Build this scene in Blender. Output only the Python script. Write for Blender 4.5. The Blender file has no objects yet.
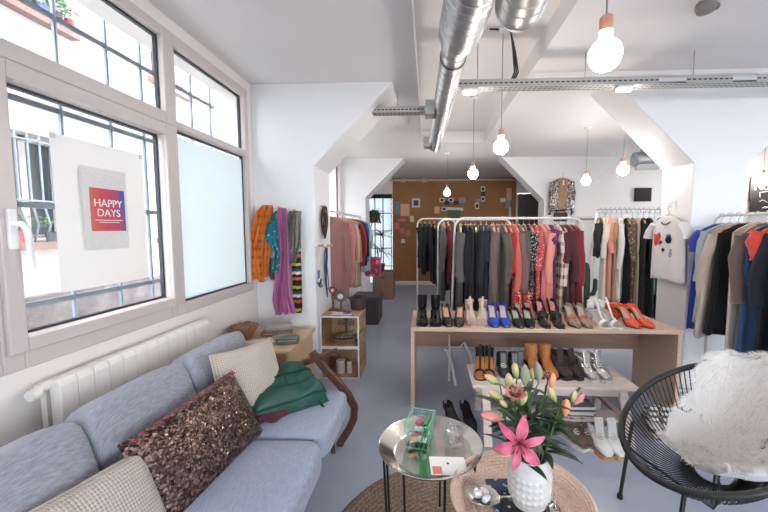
import bpy, math, random
from math import sin, cos, pi, radians as R
from mathutils import Vector, Matrix, Euler, noise
random.seed(7)
S = bpy.context.scene
C = S.collection
D = bpy.data

# ------------------------------------------------------------------ camera
cam = D.cameras.new('camera'); co = D.objects.new('camera', cam); C.objects.link(co)
FPX = 350.0
cam.sensor_width = 36.0; cam.lens = FPX/768*36.0
cam.shift_x = -(412-384)/768.0
cam.clip_start = .02; cam.clip_end = 100
PITCH, YAW, EYE = R(4.41), R(2.6), 1.5
co.location = (0, 0, EYE); co.rotation_euler = (R(90)-PITCH, 0, YAW)
S.camera = co
_fw = Vector((-sin(YAW)*cos(PITCH), cos(YAW)*cos(PITCH), -sin(PITCH)))
_rt = Vector((cos(YAW), sin(YAW), 0))
_up = Vector((-sin(YAW)*sin(PITCH), cos(YAW)*sin(PITCH), cos(PITCH)))
def at(px, py, X=None, Y=None, Z=None):
    """a point of the photograph on a known plane of the room"""
    d = _fw + _rt*((px-412)/FPX) - _up*((py-256)/FPX)
    t = X/d.x if X is not None else (Y/d.y if Y is not None else (Z-EYE)/d.z)
    return Vector((0, 0, EYE)) + d*t

# ------------------------------------------------------------------ materials
MATS = {}
def lin(c):
    return tuple((v/12.92 if v <= .04045 else ((v+.055)/1.055)**2.4) for v in c)
def rgb(r, g, b):
    return lin((r/255., g/255., b/255.)) + (1,)
class NT:
    def __init__(s, name):
        s.m = D.materials.new(name); s.m.use_nodes = True
        s.t = s.m.node_tree; s.b = s.t.nodes['Principled BSDF']
        s._co = None
    def n(s, typ, **kw):
        nd = s.t.nodes.new(typ)
        for k, v in kw.items():
            if hasattr(nd, k) and k not in nd.inputs: setattr(nd, k, v)
            else: nd.inputs[k].default_value = v
        return nd
    def l(s, a, b): s.t.links.new(a, b)
    def co(s, kind='Object', scale=(1, 1, 1), rot=(0, 0, 0)):
        if s._co is None: s._co = s.n('ShaderNodeTexCoord')
        mp = s.n('ShaderNodeMapping')
        mp.inputs['Scale'].default_value = scale; mp.inputs['Rotation'].default_value = rot
        s.l(s._co.outputs[kind], mp.inputs['Vector']); return mp.outputs[0]
    def noise(s, scale, detail=3, vec=None, rough=.5):
        nd = s.n('ShaderNodeTexNoise'); nd.inputs['Scale'].default_value = scale; nd.inputs['Detail'].default_value = detail
        nd.inputs['Roughness'].default_value = rough
        s.l(vec if vec is not None else s.co(), nd.inputs['Vector']); return nd.outputs['Fac']
    def ramp(s, fac, stops, interp='LINEAR'):
        nd = s.n('ShaderNodeValToRGB'); nd.color_ramp.interpolation = interp
        e = nd.color_ramp.elements
        while len(e) < len(stops): e.new(.5)
        for i, (p, c) in enumerate(stops): e[i].position = p; e[i].color = c
        s.l(fac, nd.inputs[0]); return nd.outputs[0]
    def mix(s, fac, a, b, typ='MIX'):
        nd = s.n('ShaderNodeMix', data_type='RGBA', blend_type=typ)
        for i, v in ((0, fac), (6, a), (7, b)):
            if isinstance(v, (int, float, tuple)): nd.inputs[i].default_value = v
            else: s.l(v, nd.inputs[i])
        return nd.outputs[2]
    def bump(s, h, strength=.3, dist=.002):
        nd = s.n('ShaderNodeBump'); nd.inputs['Strength'].default_value = strength; nd.inputs['Distance'].default_value = dist
        s.l(h, nd.inputs['Height']); s.l(nd.outputs[0], s.b.inputs['Normal'])
    def base(s, v):
        if isinstance(v, tuple): s.b.inputs['Base Color'].default_value = v
        else: s.l(v, s.b.inputs['Base Color'])
    def set(s, **kw):
        for k, v in kw.items(): s.b.inputs[k.replace('_', ' ')].default_value = v
def dark(c, k): return (c[0]*k, c[1]*k, c[2]*k, 1)
def plain(name, c, rough=.5, metal=0, var=.12, nscale=14, bump=.08, **kw):
    if name in MATS: return MATS[name]
    t = NT(name); f = t.noise(nscale, 4)
    t.base(t.ramp(f, [(.3, dark(c, 1-var)), (.7, dark(c, 1+var*.5))]))
    t.set(Roughness=rough, Metallic=metal)
    for k, v in kw.items(): t.b.inputs[k.replace('_', ' ')].default_value = v
    if bump: t.bump(t.noise(nscale*6, 3), bump, .002)
    MATS[name] = t.m; return t.m
def wood(name, c1, c2, scale=(2, 22, 22), rough=.5, bump=.1):
    if name in MATS: return MATS[name]
    t = NT(name); v = t.co(scale=scale)
    f = t.noise(2.2, 5, v, .6)
    t.base(t.ramp(f, [(.3, c1), (.7, c2)])); t.set(Roughness=rough); t.bump(f, bump, .002)
    MATS[name] = t.m; return t.m
def cloth(name, c, rough=.9, weave=260, var=.15, c2=None, sheen=.2):
    if name in MATS: return MATS[name]
    t = NT(name)
    f = t.noise(6, 4); g = t.noise(weave, 2)
    col = t.ramp(f, [(.3, dark(c, 1-var)), (.7, dark(c, 1+var*.6))])
    col = t.mix(t.ramp(g, [(.42, (0, 0, 0, 1)), (.6, (1, 1, 1, 1))]), col, c2 if c2 else dark(c, .82))
    t.base(col); t.set(Roughness=rough, Sheen_Weight=sheen); t.bump(g, .25, .002)
    MATS[name] = t.m; return t.m
def linen(name, c, c2, sc=90):
    t = NT(name)
    a = t.noise(1, 3, t.co(scale=(sc*5, sc*.35, sc*.35))); b = t.noise(1, 3, t.co(scale=(sc*.3, sc*3.5, sc*3.5)))
    col = t.mix(t.ramp(a, [(.35, (0, 0, 0, 1)), (.65, (1, 1, 1, 1))]), c, c2)
    col = t.mix(t.ramp(b, [(.35, (0, 0, 0, 1)), (.65, (1, 1, 1, 1))]), col, t.mix(.5, c, c2), 'MIX')
    t.base(col); t.set(Roughness=.92, Sheen_Weight=.15); t.bump(a, .2, .0015); return t.m
def stripes(name, cols, scale, axis=2, rough=.9, noise_amt=0):
    """horizontal (axis 2) or vertical bands of colour"""
    if name in MATS: return MATS[name]
    t = NT(name); sp = t.n('ShaderNodeSeparateXYZ'); t.l(t.co(), sp.inputs[0])
    m = t.n('ShaderNodeMath', operation='MULTIPLY'); m.inputs[1].default_value = scale; t.l(sp.outputs[axis], m.inputs[0])
    fr = t.n('ShaderNodeMath', operation='FRACT'); t.l(m.outputs[0], fr.inputs[0])
    n = len(cols)
    t.base(t.ramp(fr.outputs[0], [(i/n, c) for i, c in enumerate(cols)], 'CONSTANT'))
    t.set(Roughness=rough); t.bump(t.noise(200, 2), .2, .002)
    MATS[name] = t.m; return t.m
def plaid(name, c, bands, s1=9, s2=9, rough=.9):
    if name in MATS: return MATS[name]
    t = NT(name); sp = t.n('ShaderNodeSeparateXYZ'); t.l(t.co(), sp.inputs[0])
    def frac(out, k):
        m = t.n('ShaderNodeMath', operation='MULTIPLY'); m.inputs[1].default_value = k; t.l(out, m.inputs[0])
        f = t.n('ShaderNodeMath', operation='FRACT'); t.l(m.outputs[0], f.inputs[0]); return f.outputs[0]
    ad = t.n('ShaderNodeMath', operation='ADD'); t.l(sp.outputs[0], ad.inputs[0]); t.l(sp.outputs[1], ad.inputs[1])
    A = t.ramp(frac(ad.outputs[0], s1), [(0, (0, 0, 0, 1)), (.5, (1, 1, 1, 1)), (.75, (0, 0, 0, 1))], 'CONSTANT')
    B = t.ramp(frac(sp.outputs[2], s2), [(0, (0, 0, 0, 1)), (.45, (1, 1, 1, 1)), (.8, (0, 0, 0, 1))], 'CONSTANT')
    col = t.mix(t.mix(1., A, B, 'MULTIPLY'), t.mix(t.mix(.5, A, B), c, bands[0]), bands[1])
    t.base(col); t.set(Roughness=rough); t.bump(t.noise(200, 2), .2, .002)
    MATS[name] = t.m; return t.m
def spots(name, c, c2, scale=40, size=.35, c3=None, rough=.9):
    if name in MATS: return MATS[name]
    t = NT(name); v = t.n('ShaderNodeTexVoronoi'); v.inputs['Scale'].default_value = scale; t.l(t.co(), v.inputs['Vector'])
    k = t.ramp(v.outputs['Distance'], [(size, (1, 1, 1, 1)), (size+.04, (0, 0, 0, 1))])
    cc = c2
    if c3: cc = t.mix(t.ramp(t.noise(scale*.5, 2), [(.48, (0, 0, 0, 1)), (.52, (1, 1, 1, 1))]), c2, c3)
    t.base(t.mix(k, c, cc)); t.set(Roughness=rough); t.bump(t.noise(220, 2), .2, .002)
    MATS[name] = t.m; return t.m
def sequins(name, c, c2, scale=110, c3=None):
    if name in MATS: return MATS[name]
    t = NT(name); v = t.n('ShaderNodeTexVoronoi'); v.inputs['Scale'].default_value = scale; t.l(t.co(), v.inputs['Vector'])
    sp = t.n('ShaderNodeSeparateColor'); t.l(v.outputs['Color'], sp.inputs[0])
    t.base(t.ramp(sp.outputs[0], [(.2, c), (.6, c2), (.9, c3 or dark(c2, 1.7))]))
    t.set(Metallic=.75, Roughness=.28)
    nm = t.n('ShaderNodeMix', data_type='VECTOR'); geo = t.n('ShaderNodeNewGeometry')
    sc = t.n('ShaderNodeVectorMath', operation='SUBTRACT'); t.l(v.outputs['Color'], sc.inputs[0]); sc.inputs[1].default_value = (.5, .5, .5)
    nm.inputs[0].default_value = .38
    t.l(geo.outputs['Normal'], nm.inputs[4]); t.l(sc.outputs[0], nm.inputs[5])
    no = t.n('ShaderNodeVectorMath', operation='NORMALIZE'); t.l(nm.outputs[1], no.inputs[0])
    b = t.n('ShaderNodeBump'); b.inputs['Strength'].default_value = .4; b.inputs['Distance'].default_value = .003
    t.l(v.outputs['Distance'], b.inputs['Height']); t.l(no.outputs[0], b.inputs['Normal']); t.l(b.outputs[0], t.b.inputs['Normal'])
    MATS[name] = t.m; return t.m
def glow(name, c, strength):
    t = NT(name); t.base(c); t.b.inputs['Emission Color'].default_value = c; t.b.inputs['Emission Strength'].default_value = strength
    return t.m
def glass(name, tint=(1, 1, 1, 1), rough=0.0, alpha=.03):
    t = NT(name); o = t.t.nodes['Material Output']
    tr = t.n('ShaderNodeBsdfTransparent'); tr.inputs[0].default_value = tint
    gl = t.n('ShaderNodeBsdfGlossy'); gl.inputs['Roughness'].default_value = rough
    f = t.n('ShaderNodeLayerWeight'); pw = t.n('ShaderNodeMath', operation='POWER'); pw.inputs[1].default_value = 4; t.l(f.outputs['Facing'], pw.inputs[0])
    ma = t.n('ShaderNodeMath', operation='MULTIPLY_ADD'); ma.inputs[1].default_value = .5; ma.inputs[2].default_value = alpha; t.l(pw.outputs[0], ma.inputs[0])
    mx = t.n('ShaderNodeMixShader'); t.l(ma.outputs[0], mx.inputs[0]); t.l(tr.outputs[0], mx.inputs[1]); t.l(gl.outputs[0], mx.inputs[2])
    t.l(mx.outputs[0], o.inputs[0]); return t.m

# ------------------------------------------------------------------ mesh builder
class MB:
    def __init__(s): s.v = []; s.f = []
    def add(s, vs, fs, M=None):
        o = len(s.v)
        s.v += [tuple(M @ Vector(p)) if M is not None else tuple(p) for p in vs]
        s.f += [tuple(i+o for i in f) for f in fs]; return s
    def box(s, x0, x1, y0, y1, z0, z1, M=None):
        vs = [(x, y, z) for x in (x0, x1) for y in (y0, y1) for z in (z0, z1)]
        return s.add(vs, [(0, 1, 3, 2), (4, 6, 7, 5), (0, 4, 5, 1), (2, 3, 7, 6), (0, 2, 6, 4), (1, 5, 7, 3)], M)
    def loft(s, rings, closed=True, cap0=True, cap1=True, loop=False, M=None):
        n = len(rings[0]); vs = [p for r in rings for p in r]; fs = []
        m = len(rings)
        for i in range(m if loop else m-1):
            a, b = i*n, ((i+1) % m)*n
            for j in range(n if closed else n-1):
                k = (j+1) % n
                fs.append((a+j, a+k, b+k, b+j))
        if closed and not loop:
            if cap0: fs.append(tuple(range(n-1, -1, -1)))
            if cap1: fs.append(tuple(range((m-1)*n, m*n)))
        return s.add(vs, fs, M)
    def tube(s, pts, r, n=8, loop=False, M=None, flat=1.0, caps=True):
        P = [Vector(p) for p in pts]; m = len(P); rings = []
        prev = None
        for i, p in enumerate(P):
            a = P[(i-1) % m] if (loop or i) else p; b = P[(i+1) % m] if (loop or i < m-1) else p
            t = (b-a)
            if t.length < 1e-9: t = Vector((0, 0, 1))
            t.normalize()
            if prev is None:
                u = Vector((0, 0, 1)) if abs(t.z) < .9 else Vector((1, 0, 0))
            else: u = prev
            u = (u - t*u.dot(t))
            if u.length < 1e-6: u = t.orthogonal()
            u.normalize(); prev = u; w = t.cross(u)
            rr = r[i] if isinstance(r, (list, tuple)) else r
            rings.append([p + u*(rr*flat*cos(2*pi*j/n)) + w*(rr*sin(2*pi*j/n)) for j in range(n)])
        return s.loft(rings, loop=loop, M=M, cap0=caps, cap1=caps)
    def ribbon(s, pts, width, thick, side, M=None):
        """bar of rectangular section: width along `side`, thickness across"""
        P = [Vector(p) for p in pts]; sd = Vector(side).normalized(); rings = []
        for i, p in enumerate(P):
            t = (P[min(i+1, len(P)-1)] - P[max(i-1, 0)]).normalized(); nn = t.cross(sd).normalized()
            w = width[i] if isinstance(width, (list, tuple)) else width
            rings.append([p+sd*w/2+nn*thick/2, p-sd*w/2+nn*thick/2, p-sd*w/2-nn*thick/2, p+sd*w/2-nn*thick/2])
        return s.loft(rings, M=M)
    def lathe(s, prof, n=32, c=(0, 0, 0), M=None, caps=False):
        rings = [[(c[0]+r*cos(2*pi*j/n), c[1]+r*sin(2*pi*j/n), c[2]+z) for j in range(n)] for r, z in prof]
        return s.loft(rings, cap0=caps, cap1=caps, M=M)
    def ball(s, c, r, n=16, m=10, sc=(1, 1, 1), M=None):
        rings = []
        for i in range(1, m):
            a = pi*i/m
            rings.append([(c[0]+sc[0]*r*sin(a)*cos(2*pi*j/n), c[1]+sc[1]*r*sin(a)*sin(2*pi*j/n), c[2]-sc[2]*r*cos(a)) for j in range(n)])
        return s.loft(rings, M=M)
    def grid(s, fn, nu, nv, M=None):
        vs = [fn(i/(nu-1), j/(nv-1)) for j in range(nv) for i in range(nu)]
        fs = [(j*nu+i, j*nu+i+1, (j+1)*nu+i+1, (j+1)*nu+i) for j in range(nv-1) for i in range(nu-1)]
        return s.add(vs, fs, M)
    def prism(s, poly, depth, M=None):
        """polygon in local x,y pushed along z from 0 to depth"""
        n = len(poly)
        vs = [(x, y, 0) for x, y in poly] + [(x, y, depth) for x, y in poly]
        fs = [tuple(range(n-1, -1, -1)), tuple(range(n, 2*n))] + [(i, (i+1) % n, n+(i+1) % n, n+i) for i in range(n)]
        return s.add(vs, fs, M)
    def build(s, name, mat, parent=None, smooth=True, bevel=0, seg=2, sub=0, solid=0, loc=None, ang=40):
        me = D.meshes.new(name); me.from_pydata(s.v, [], s.f); me.validate(); me.update()
        import bmesh
        bm = bmesh.new(); bm.from_mesh(me); bmesh.ops.recalc_face_normals(bm, faces=bm.faces); bm.to_mesh(me); bm.free()
        for m in (mat if isinstance(mat, (list, tuple)) else [mat]): me.materials.append(m)
        o = D.objects.new(name, me); C.objects.link(o)
        if parent is not None: o.parent = parent
        if loc is not None: o.location = loc
        if smooth:
            for p in me.polygons: p.use_smooth = True
            if not sub: me.set_sharp_from_angle(angle=R(ang))
        if solid:
            md = o.modifiers.new('solid', 'SOLIDIFY'); md.thickness = solid; md.offset = 0
        if bevel:
            md = o.modifiers.new('bevel', 'BEVEL'); md.width = bevel; md.segments = seg; md.limit_method = 'ANGLE'; md.angle_limit = R(35)
            if smooth:
                for p in me.polygons: p.use_smooth = True
                me.set_sharp_from_angle(angle=R(180)); wn = o.modifiers.new('wn', 'WEIGHTED_NORMAL'); wn.keep_sharp = True
        if sub:
            md = o.modifiers.new('sub', 'SUBSURF'); md.levels = sub; md.render_levels = sub
        return o
def tag(o, label=None, cat=None, group=None, kind=None):
    if label: o['label'] = label
    if cat: o['category'] = cat
    if group: o['group'] = group
    if kind: o['kind'] = kind
    return o
def thing(name, label, cat, loc=(0, 0, 0), rz=0, group=None):
    o = D.objects.new(name, None); C.objects.link(o); o.empty_display_size = .05
    o.location = loc; o.rotation_euler = (0, 0, rz)
    return tag(o, label, cat, group)
def struct(o): o['kind'] = 'structure'; return o
def lerp(a, b, t): return a+(b-a)*t
def smooth(t): t = min(1, max(0, t)); return t*t*(3-2*t)
def interp(t, pts):
    for (a, va), (b, vb) in zip(pts, pts[1:]):
        if t <= b: return va+(vb-va)*smooth((t-a)/(b-a)) if b > a else vb
    return pts[-1][1]
def text_obj(body, size, mat, parent, M, name='lettering', ext=.0008):
    cu = D.curves.new(name, 'FONT'); cu.body = body; cu.size = size; cu.extrude = ext; cu.align_x = 'CENTER'; cu.align_y = 'CENTER'
    tmp = D.objects.new('tmp', cu); C.objects.link(tmp)
    me = D.meshes.new_from_object(tmp.evaluated_get(bpy.context.evaluated_depsgraph_get()))
    D.objects.remove(tmp); me.name = name; me.materials.clear(); me.materials.append(mat)
    o = D.objects.new(name, me); C.objects.link(o); o.parent = parent; o.matrix_local = M; return o
def dup(o, parent=None):
    c = o.copy(); C.objects.link(c)
    if parent is not None: c.parent = parent
    for ch in o.children: dup(ch, c)
    return c
# ------------------------------------------------------------------ setting: room shell
def paint(name, c, rough=.6, var=.03, bump=.06):
    t = NT(name); f = t.noise(1.3, 4)
    t.base(t.ramp(f, [(.3, dark(c, 1-var)), (.7, c)])); t.set(Roughness=rough); t.bump(t.noise(60, 4), bump, .004); return t.m
m_wall = paint('white_wall_paint', rgb(232, 226, 222))
m_wall_b = paint('white_brick_paint', rgb(228, 227, 227))
m_ceil = paint('ceiling_paint', rgb(226, 223, 221), .7)
m_frame = plain('window_lacquer', rgb(200, 189, 186), .35, var=.02, bump=.02)
m_black = plain('black_metal', rgb(22, 22, 24), .4, .3, var=.1)
def floor_mat():
    t = NT('painted_concrete'); f = t.noise(.9, 6, rough=.6); g = t.noise(7, 5)
    col = t.ramp(f, [(.3, rgb(150, 157, 175)), (.55, rgb(161, 168, 187)), (.75, rgb(168, 174, 191))])
    col = t.mix(t.ramp(g, [(.35, (0, 0, 0, 1)), (.8, (.5, .5, .5, 1))]), col, rgb(166, 169, 176))
    t.base(col); t.set(Roughness=.32)
    t.bump(t.noise(25, 4), .05, .002); return t.m
XL, XR, YN, YF, ZC = -1.66, 5.4, -2.6, 9.4, 2.845
struct(MB().box(XL-.3, XR+.2, YN-.2, YF+.2, -.15, 0).build('floor', floor_mat(), smooth=False))
# ceiling: slab with a rectangular recess (X -.16...86, up to Y 5.6)
c = MB(); RX0, RX1, RY = -.10, .88, 5.6
c.box(XL-.3, RX0, YN-.2, YF+.2, ZC, ZC+.35).box(RX1, XR+.2, YN-.2, YF+.2, ZC, ZC+.35).box(RX0, RX1, RY, YF+.2, ZC, ZC+.35)
c.box(RX0, RX1, YN-.2, RY, ZC+.17, ZC+.35)
struct(c.build('ceiling', m_ceil, smooth=False))
# left wall with window openings
WZ0, WZ1 = .925, 2.76
wl = MB()
def wall_seg(y0, y1, z0, z1): wl.box(XL-.3, XL, y0, y1, z0, z1)
wall_seg(YN-.2, YF+.2, 0, WZ0); wall_seg(YN-.2, YF+.2, WZ1, ZC+.1)
for a, b in ((YN-.2, -1.9), (-.9, -.1), (3.215, 3.85), (6.6, YF+.2)): wall_seg(a, b, WZ0, WZ1)
struct(wl.build('wall_left', m_wall, smooth=False))
# back wall: white parts, cork panel, openings for the glazed door and the grey door
wb = MB()
wb.box(-.96, 2.36, YF, YF+.2, 0, ZC+.1).box(3.02, XR, YF, YF+.2, 0, ZC+.1)
wb.box(XL, -.96, YF, YF+.2, 2.43, ZC+.1).box(2.36, 3.02, YF, YF+.2, 2.44, ZC+.1)
struct(wb.build('wall_back', m_wall, smooth=False))
struct(MB().box(2.77, XR, 7.1, 7.25, 0, ZC).build('wall_bay', m_wall, smooth=False))
struct(MB().box(4.2, XR, 5.0, 5.12, 0, ZC).build('wall_partition', paint('greyish_wall_paint', rgb(205, 197, 195)), smooth=False))
wr = MB().box(XR, XR+.2, YN-.2, YF+.2, 0, .9).box(XR, XR+.2, YN-.2, YF+.2, 2.65, ZC+.1)
for a, b in ((YN-.2, 1.05), (1.9, 5.9), (6.4, YF+.2)): wr.box(XR, XR+.2, a, b, .9, 2.65)  # gaps for the added daylight windows
struct(wr.build('wall_right', m_wall, smooth=False))
wf = MB()   # street front behind: opening for an added, unseen shop window
wf.box(XL-.3, XR+.2, YN-.2, YN, 0, .95).box(XL-.3, XR+.2, YN-.2, YN, 2.1, ZC+.1).box(XL-.3, .2, YN-.2, YN, .95, 2.1).box(3.6, XR+.2, YN-.2, YN, .95, 2.1)
struct(wf.build('wall_front', m_wall, smooth=False))
# cork lining with its white skirting
def cork():
    t = NT('cork_board'); f = t.noise(160, 3); g = t.noise(1.5, 4)
    col = t.ramp(g, [(.3, rgb(150, 106, 68)), (.7, rgb(166, 120, 80))])
    t.base(t.mix(t.ramp(f, [(.5, (0, 0, 0, 1)), (.75, (.6, .6, .6, 1))]), col, rgb(122, 82, 52))); t.set(Roughness=.9); t.bump(f, .3, .002); return t.m
tag(MB().box(-.94, 2.3, YF-.025, YF, .1, 2.84).build('cork_panel', cork(), smooth=False), 'brown cork board covering the far end wall', 'cork board')
struct(MB().box(-.96, 2.36, YF-.03, YF, 0, .1).build('baseboard_back', m_wall, smooth=False))
bk = MB().tube([(-1.0, YF-.08, 2.78), (2.3, YF-.08, 2.78)], .03, 10)
bk.box(-.72, -.6, YF-.13, YF-.03, 2.73, 2.83).box(-.16, -.04, YF-.13, YF-.03, 2.73, 2.83)
tag(bk.build('wall_conduit', plain('grey_conduit', rgb(190, 184, 180), .5)), 'pale conduit pipe running along the top of the cork board', 'pipe')
# portal frames: columns and 45 degree haunches, prisms in the X-Z plane
def portal(name, poly, y0, y1, mat):
    M = Matrix(((1, 0, 0, 0), (0, 0, -1, y1), (0, 1, 0, 0), (0, 0, 0, 1)))
    return struct(MB().prism(poly, y1-y0, M).build(name, mat, smooth=False, bevel=.008))
portal('column_window', [(XL, 0), (-1.075, 0), (-1.075, 2.09), (-.33, ZC+.002), (XL, ZC+.002)], 3.3, 3.82, m_wall_b)
portal('column_shop', [(2.38, 0), (2.84, 0), (2.84, 2.07), (3.6, ZC+.002), (1.62, ZC+.002), (2.38, 2.09)], 3.3, 3.72, m_wall_b)
portal('column_far_window', [(XL, 0), (-1.2, 0), (-1.2, 2.11), (-.46, ZC+.002), (XL, ZC+.002)], 6.75, 7.2, m_wall_b)
portal('column_centre', [(2.18, 0), (2.77, 0), (2.77, 2.04), (3.58, ZC+.002), (1.37, ZC+.002), (2.18, 2.04)], 6.75, 7.1, m_wall_b)
# trim strips on the ceiling beams
struct(MB().box(.9, 4.6, 3.18, 3.21, ZC-.035, ZC).build('trim_1', m_ceil, smooth=False))

# ------------------------------------------------------------------ windows on the left wall
m_glass = glass('clear_glass', (.97, .985, .99, 1))
def frosted(k=1.):
    t = NT('frosted_film'); o = t.t.nodes['Material Output']
    a = t.n('ShaderNodeBsdfTranslucent'); a.inputs[0].default_value = (.84*k, .885*k, .905*k, 1)
    b = t.n('ShaderNodeBsdfDiffuse'); b.inputs[0].default_value = (.6, .68, .69, 1)
    g = t.n('ShaderNodeBsdfGlossy'); g.inputs['Roughness'].default_value = .2
    m = t.n('ShaderNodeMixShader'); m.inputs[0].default_value = .25; t.l(a.outputs[0], m.inputs[1]); t.l(b.outputs[0], m.inputs[2])
    m2 = t.n('ShaderNodeMixShader'); m2.inputs[0].default_value = .05; t.l(m.outputs[0], m2.inputs[1]); t.l(g.outputs[0], m2.inputs[2])
    t.l(m2.outputs[0], o.inputs[0]); return t.m
m_frost = frosted()
m_gasket = plain('dark_gasket', rgb(40, 45, 52), .5)
def frame_ring(mb, y0, y1, z0, z1, w, x0, x1):
    """rectangular frame: outer y0..y1,z0..z1; bar widths w = (y0 side, y1 side, bottom, top)"""
    mb.box(x0, x1, y0, y0+w[0], z0, z1).box(x0, x1, y1-w[1], y1, z0, z1)
    mb.box(x0, x1, y0+w[0], y1-w[1], z0, z0+w[2]).box(x0, x1, y0+w[0], y1-w[1], z1-w[3], z1)
    return mb
def window(name, y0, y1, z0, z1, w, mat, x0=XL-.06, x1=XL+.012, gasket=.012, film=False):
    root = D.objects.new(name, None); C.objects.link(root); root.location = (0, 0, 0); struct(root)
    frame_ring(MB(), y0, y1, z0, z1, w, x0, x1).build('window_frame', m_frame, root, smooth=False, bevel=.006)
    gy0, gy1, gz0, gz1 = y0+w[0], y1-w[1], z0+w[2], z1-w[3]
    frame_ring(MB(), gy0, gy1, gz0, gz1, (gasket,)*4, x0+.012, x0+.034).build('gasket', m_gasket, root, smooth=False)
    MB().box(x0+.018, x0+.026, gy0+.004, gy1-.004, gz0+.004, gz1-.004).build('window_pane', m_glass, root, smooth=False)
    if film:
        MB().box(x0+.028, x0+.0295, gy0+.006, gy1-.006, gz0+.004, gz1-.03).build('frosted_film', mat, root, smooth=False)
    return root
# window_1: opening sash under a transom, window_2: fixed frosted light, window_3/4 the transoms
w1 = window('window_1', 1.25, 2.205, .925, 2.165, (.078, .05, .137, .08), m_glass)
frame_ring(MB(), 1.262, 2.19, 1.0, 2.15, (.066, .036, .061, .064), XL+.012, XL+.034).build('sash', m_frame, w1, smooth=False, bevel=.006)
h = MB().box(XL+.034, XL+.05, 1.28, 1.31, 1.42, 1.58)
hb = h.build('handle_plate', plain('white_plastic', rgb(236, 232, 230), .35), w1, bevel=.004)
hl = MB().tube([(XL+.05, 1.295, 1.52), (XL+.085, 1.295, 1.52), (XL+.095, 1.303, 1.50), (XL+.09, 1.312, 1.44), (XL+.085, 1.316, 1.38), (XL+.092, 1.32, 1.34)], [.011, .011, .012, .011, .010, .008], 10)
hl.build('handle', MATS['white_plastic'], w1)
w2 = window('window_2', 2.205, 3.215, .925, 2.165, (.08, .05, .075, .01), m_frost, film=True)
w3 = window('window_3', 1.15, 2.245, 2.165, 2.76, (.05, .05, .075, .06), m_glass)
w4 = window('window_4', 2.245, 3.215, 2.165, 2.76, (.045, .06, .045, .075), m_glass)
w5 = window('window_5', -.1, 1.25, .925, 2.165, (.1, .1, .12, .08), m_glass)
w6 = window('window_6', -.1, 1.15, 2.165, 2.76, (.06, .05, .075, .06), m_glass)
w7 = window('window_7', 3.85, 5.2, .925, 2.76, (.06, .06, .08, .06), m_glass)
w8 = window('window_8', 5.2, 6.6, .925, 2.76, (.06, .06, .08, .06), m_glass)
for i, (a, b) in enumerate(((1.05, 1.9), (5.9, 6.4))):  # unseen windows, added to brighten the shop side with daylight
    wroot = D.objects.new('window_%d' % (11+i), None); C.objects.link(wroot); struct(wroot)
    f_ = frame_ring(MB(), a, b, .9, 2.65, (.07,)*4, XR+.04, XR+.1); f_.box(XR+.04, XR+.1, (a+b)/2-.03, (a+b)/2+.03, .97, 2.58)
    f_.build('window_frame', m_frame, wroot, smooth=False); MB().box(XR+.06, XR+.068, a+.05, b-.05, .95, 2.6).build('window_pane', m_glass, wroot, smooth=False)
w9 = window('window_9', -1.9, -.9, .925, 2.76, (.06, .06, .08, .06), m_glass)
# glazed door at the far end and grey door right of the cork
d1 = D.objects.new('door_1', None); C.objects.link(d1); d1.location = (-1.31, YF+.05, 0); struct(d1)
MB().box(-.33, .33, .03, .04, 0, 2.4).build('frosted_pane', frosted(.35), d1, smooth=False)
gr = MB().box(-.35, .35, -.02, .02, 2.32, 2.43)
for x in (-.33, -.12, .1, .33): gr.box(x-.012, x+.012, -.02, .02, 0, 2.4)
for z in (.02, .5, .98, 1.45, 1.92): gr.box(-.33, .33, -.018, .018, z-.01, z+.01)
gr.build('door_frame', m_black, d1, smooth=False)
d2 = D.objects.new('door_2', None); C.objects.link(d2); d2.location = (2.69, YF+.06, 0); struct(d2)
MB().box(-.32, .32, -.03, .03, 0, 2.43).build('door_panel', plain('grey_door_paint', rgb(98, 93, 92), .5), d2, smooth=False, bevel=.01)
MB().tube([(-.25, -.03, 1.05), (-.25, -.08, 1.05), (-.15, -.08, 1.05)], .012).build('door_handle', plain('steel', rgb(180, 180, 180), .3, 1), d2)
# unseen street window behind, added to let in more daylight
w10 = D.objects.new('window_10', None); C.objects.link(w10); struct(w10)
fr = MB()
for x in (.2, 1.3, 2.4, 3.52): fr.box(x, x+.08, YN-.1, YN-.02, .95, 2.1)
fr.box(.2, 3.6, YN-.1, YN-.02, .95, 1.03).box(.2, 3.6, YN-.1, YN-.02, 2.02, 2.1)
fr.build('window_frame', m_black, w10, smooth=False)
MB().box(.2, 3.6, YN-.07, YN-.06, .95, 2.1).build('window_pane', m_glass, w10, smooth=False)

# ------------------------------------------------------------------ outside: bars, facade across the lane
m_bar = plain('grey_blue_bars', rgb(118, 128, 138), .5, .3)
root = thing('window_grille', 'grey iron security bars outside the big window', 'window bars', (-1.99, 1.5, 1.0))
for i, y in enumerate((-.9, -.3, .3, .62, .95, 1.27, 1.56, 1.86, 2.16, 2.42, 2.68, 2.94, 3.2)):
    MB().tube([(0, y-1.5, -.1), (0, y-1.5, 1.85)], .011, 8).build('upright_bar', m_bar, root)
for z in (1.12, 1.62, 2.13, 2.62):
    MB().box(-.006, .006, -2.6, 1.85, z-1.0-.014, z-1.0+.014).build('cross_bar', m_bar, root, smooth=False)
m_fac = paint('pale_render', rgb(186, 181, 179), .9, .08)
struct(MB().box(XL-.3, XR+.2, YN-.2, YF+.2, ZC+.36, 9).build('added_upper_block', m_fac, smooth=False))  # unseen upper storeys, added to keep sky light off the lane
fc = MB()
fx = -5.2
wins = [(1.2, 2.2), (4.05, 5.0), (6.6, 7.5), (9.2, 10.1), (-1.2, -.3)]
floors = [(1.35, 2.75), (4.35, 5.9)]
ys = sorted(wins)
prev = -6
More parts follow.
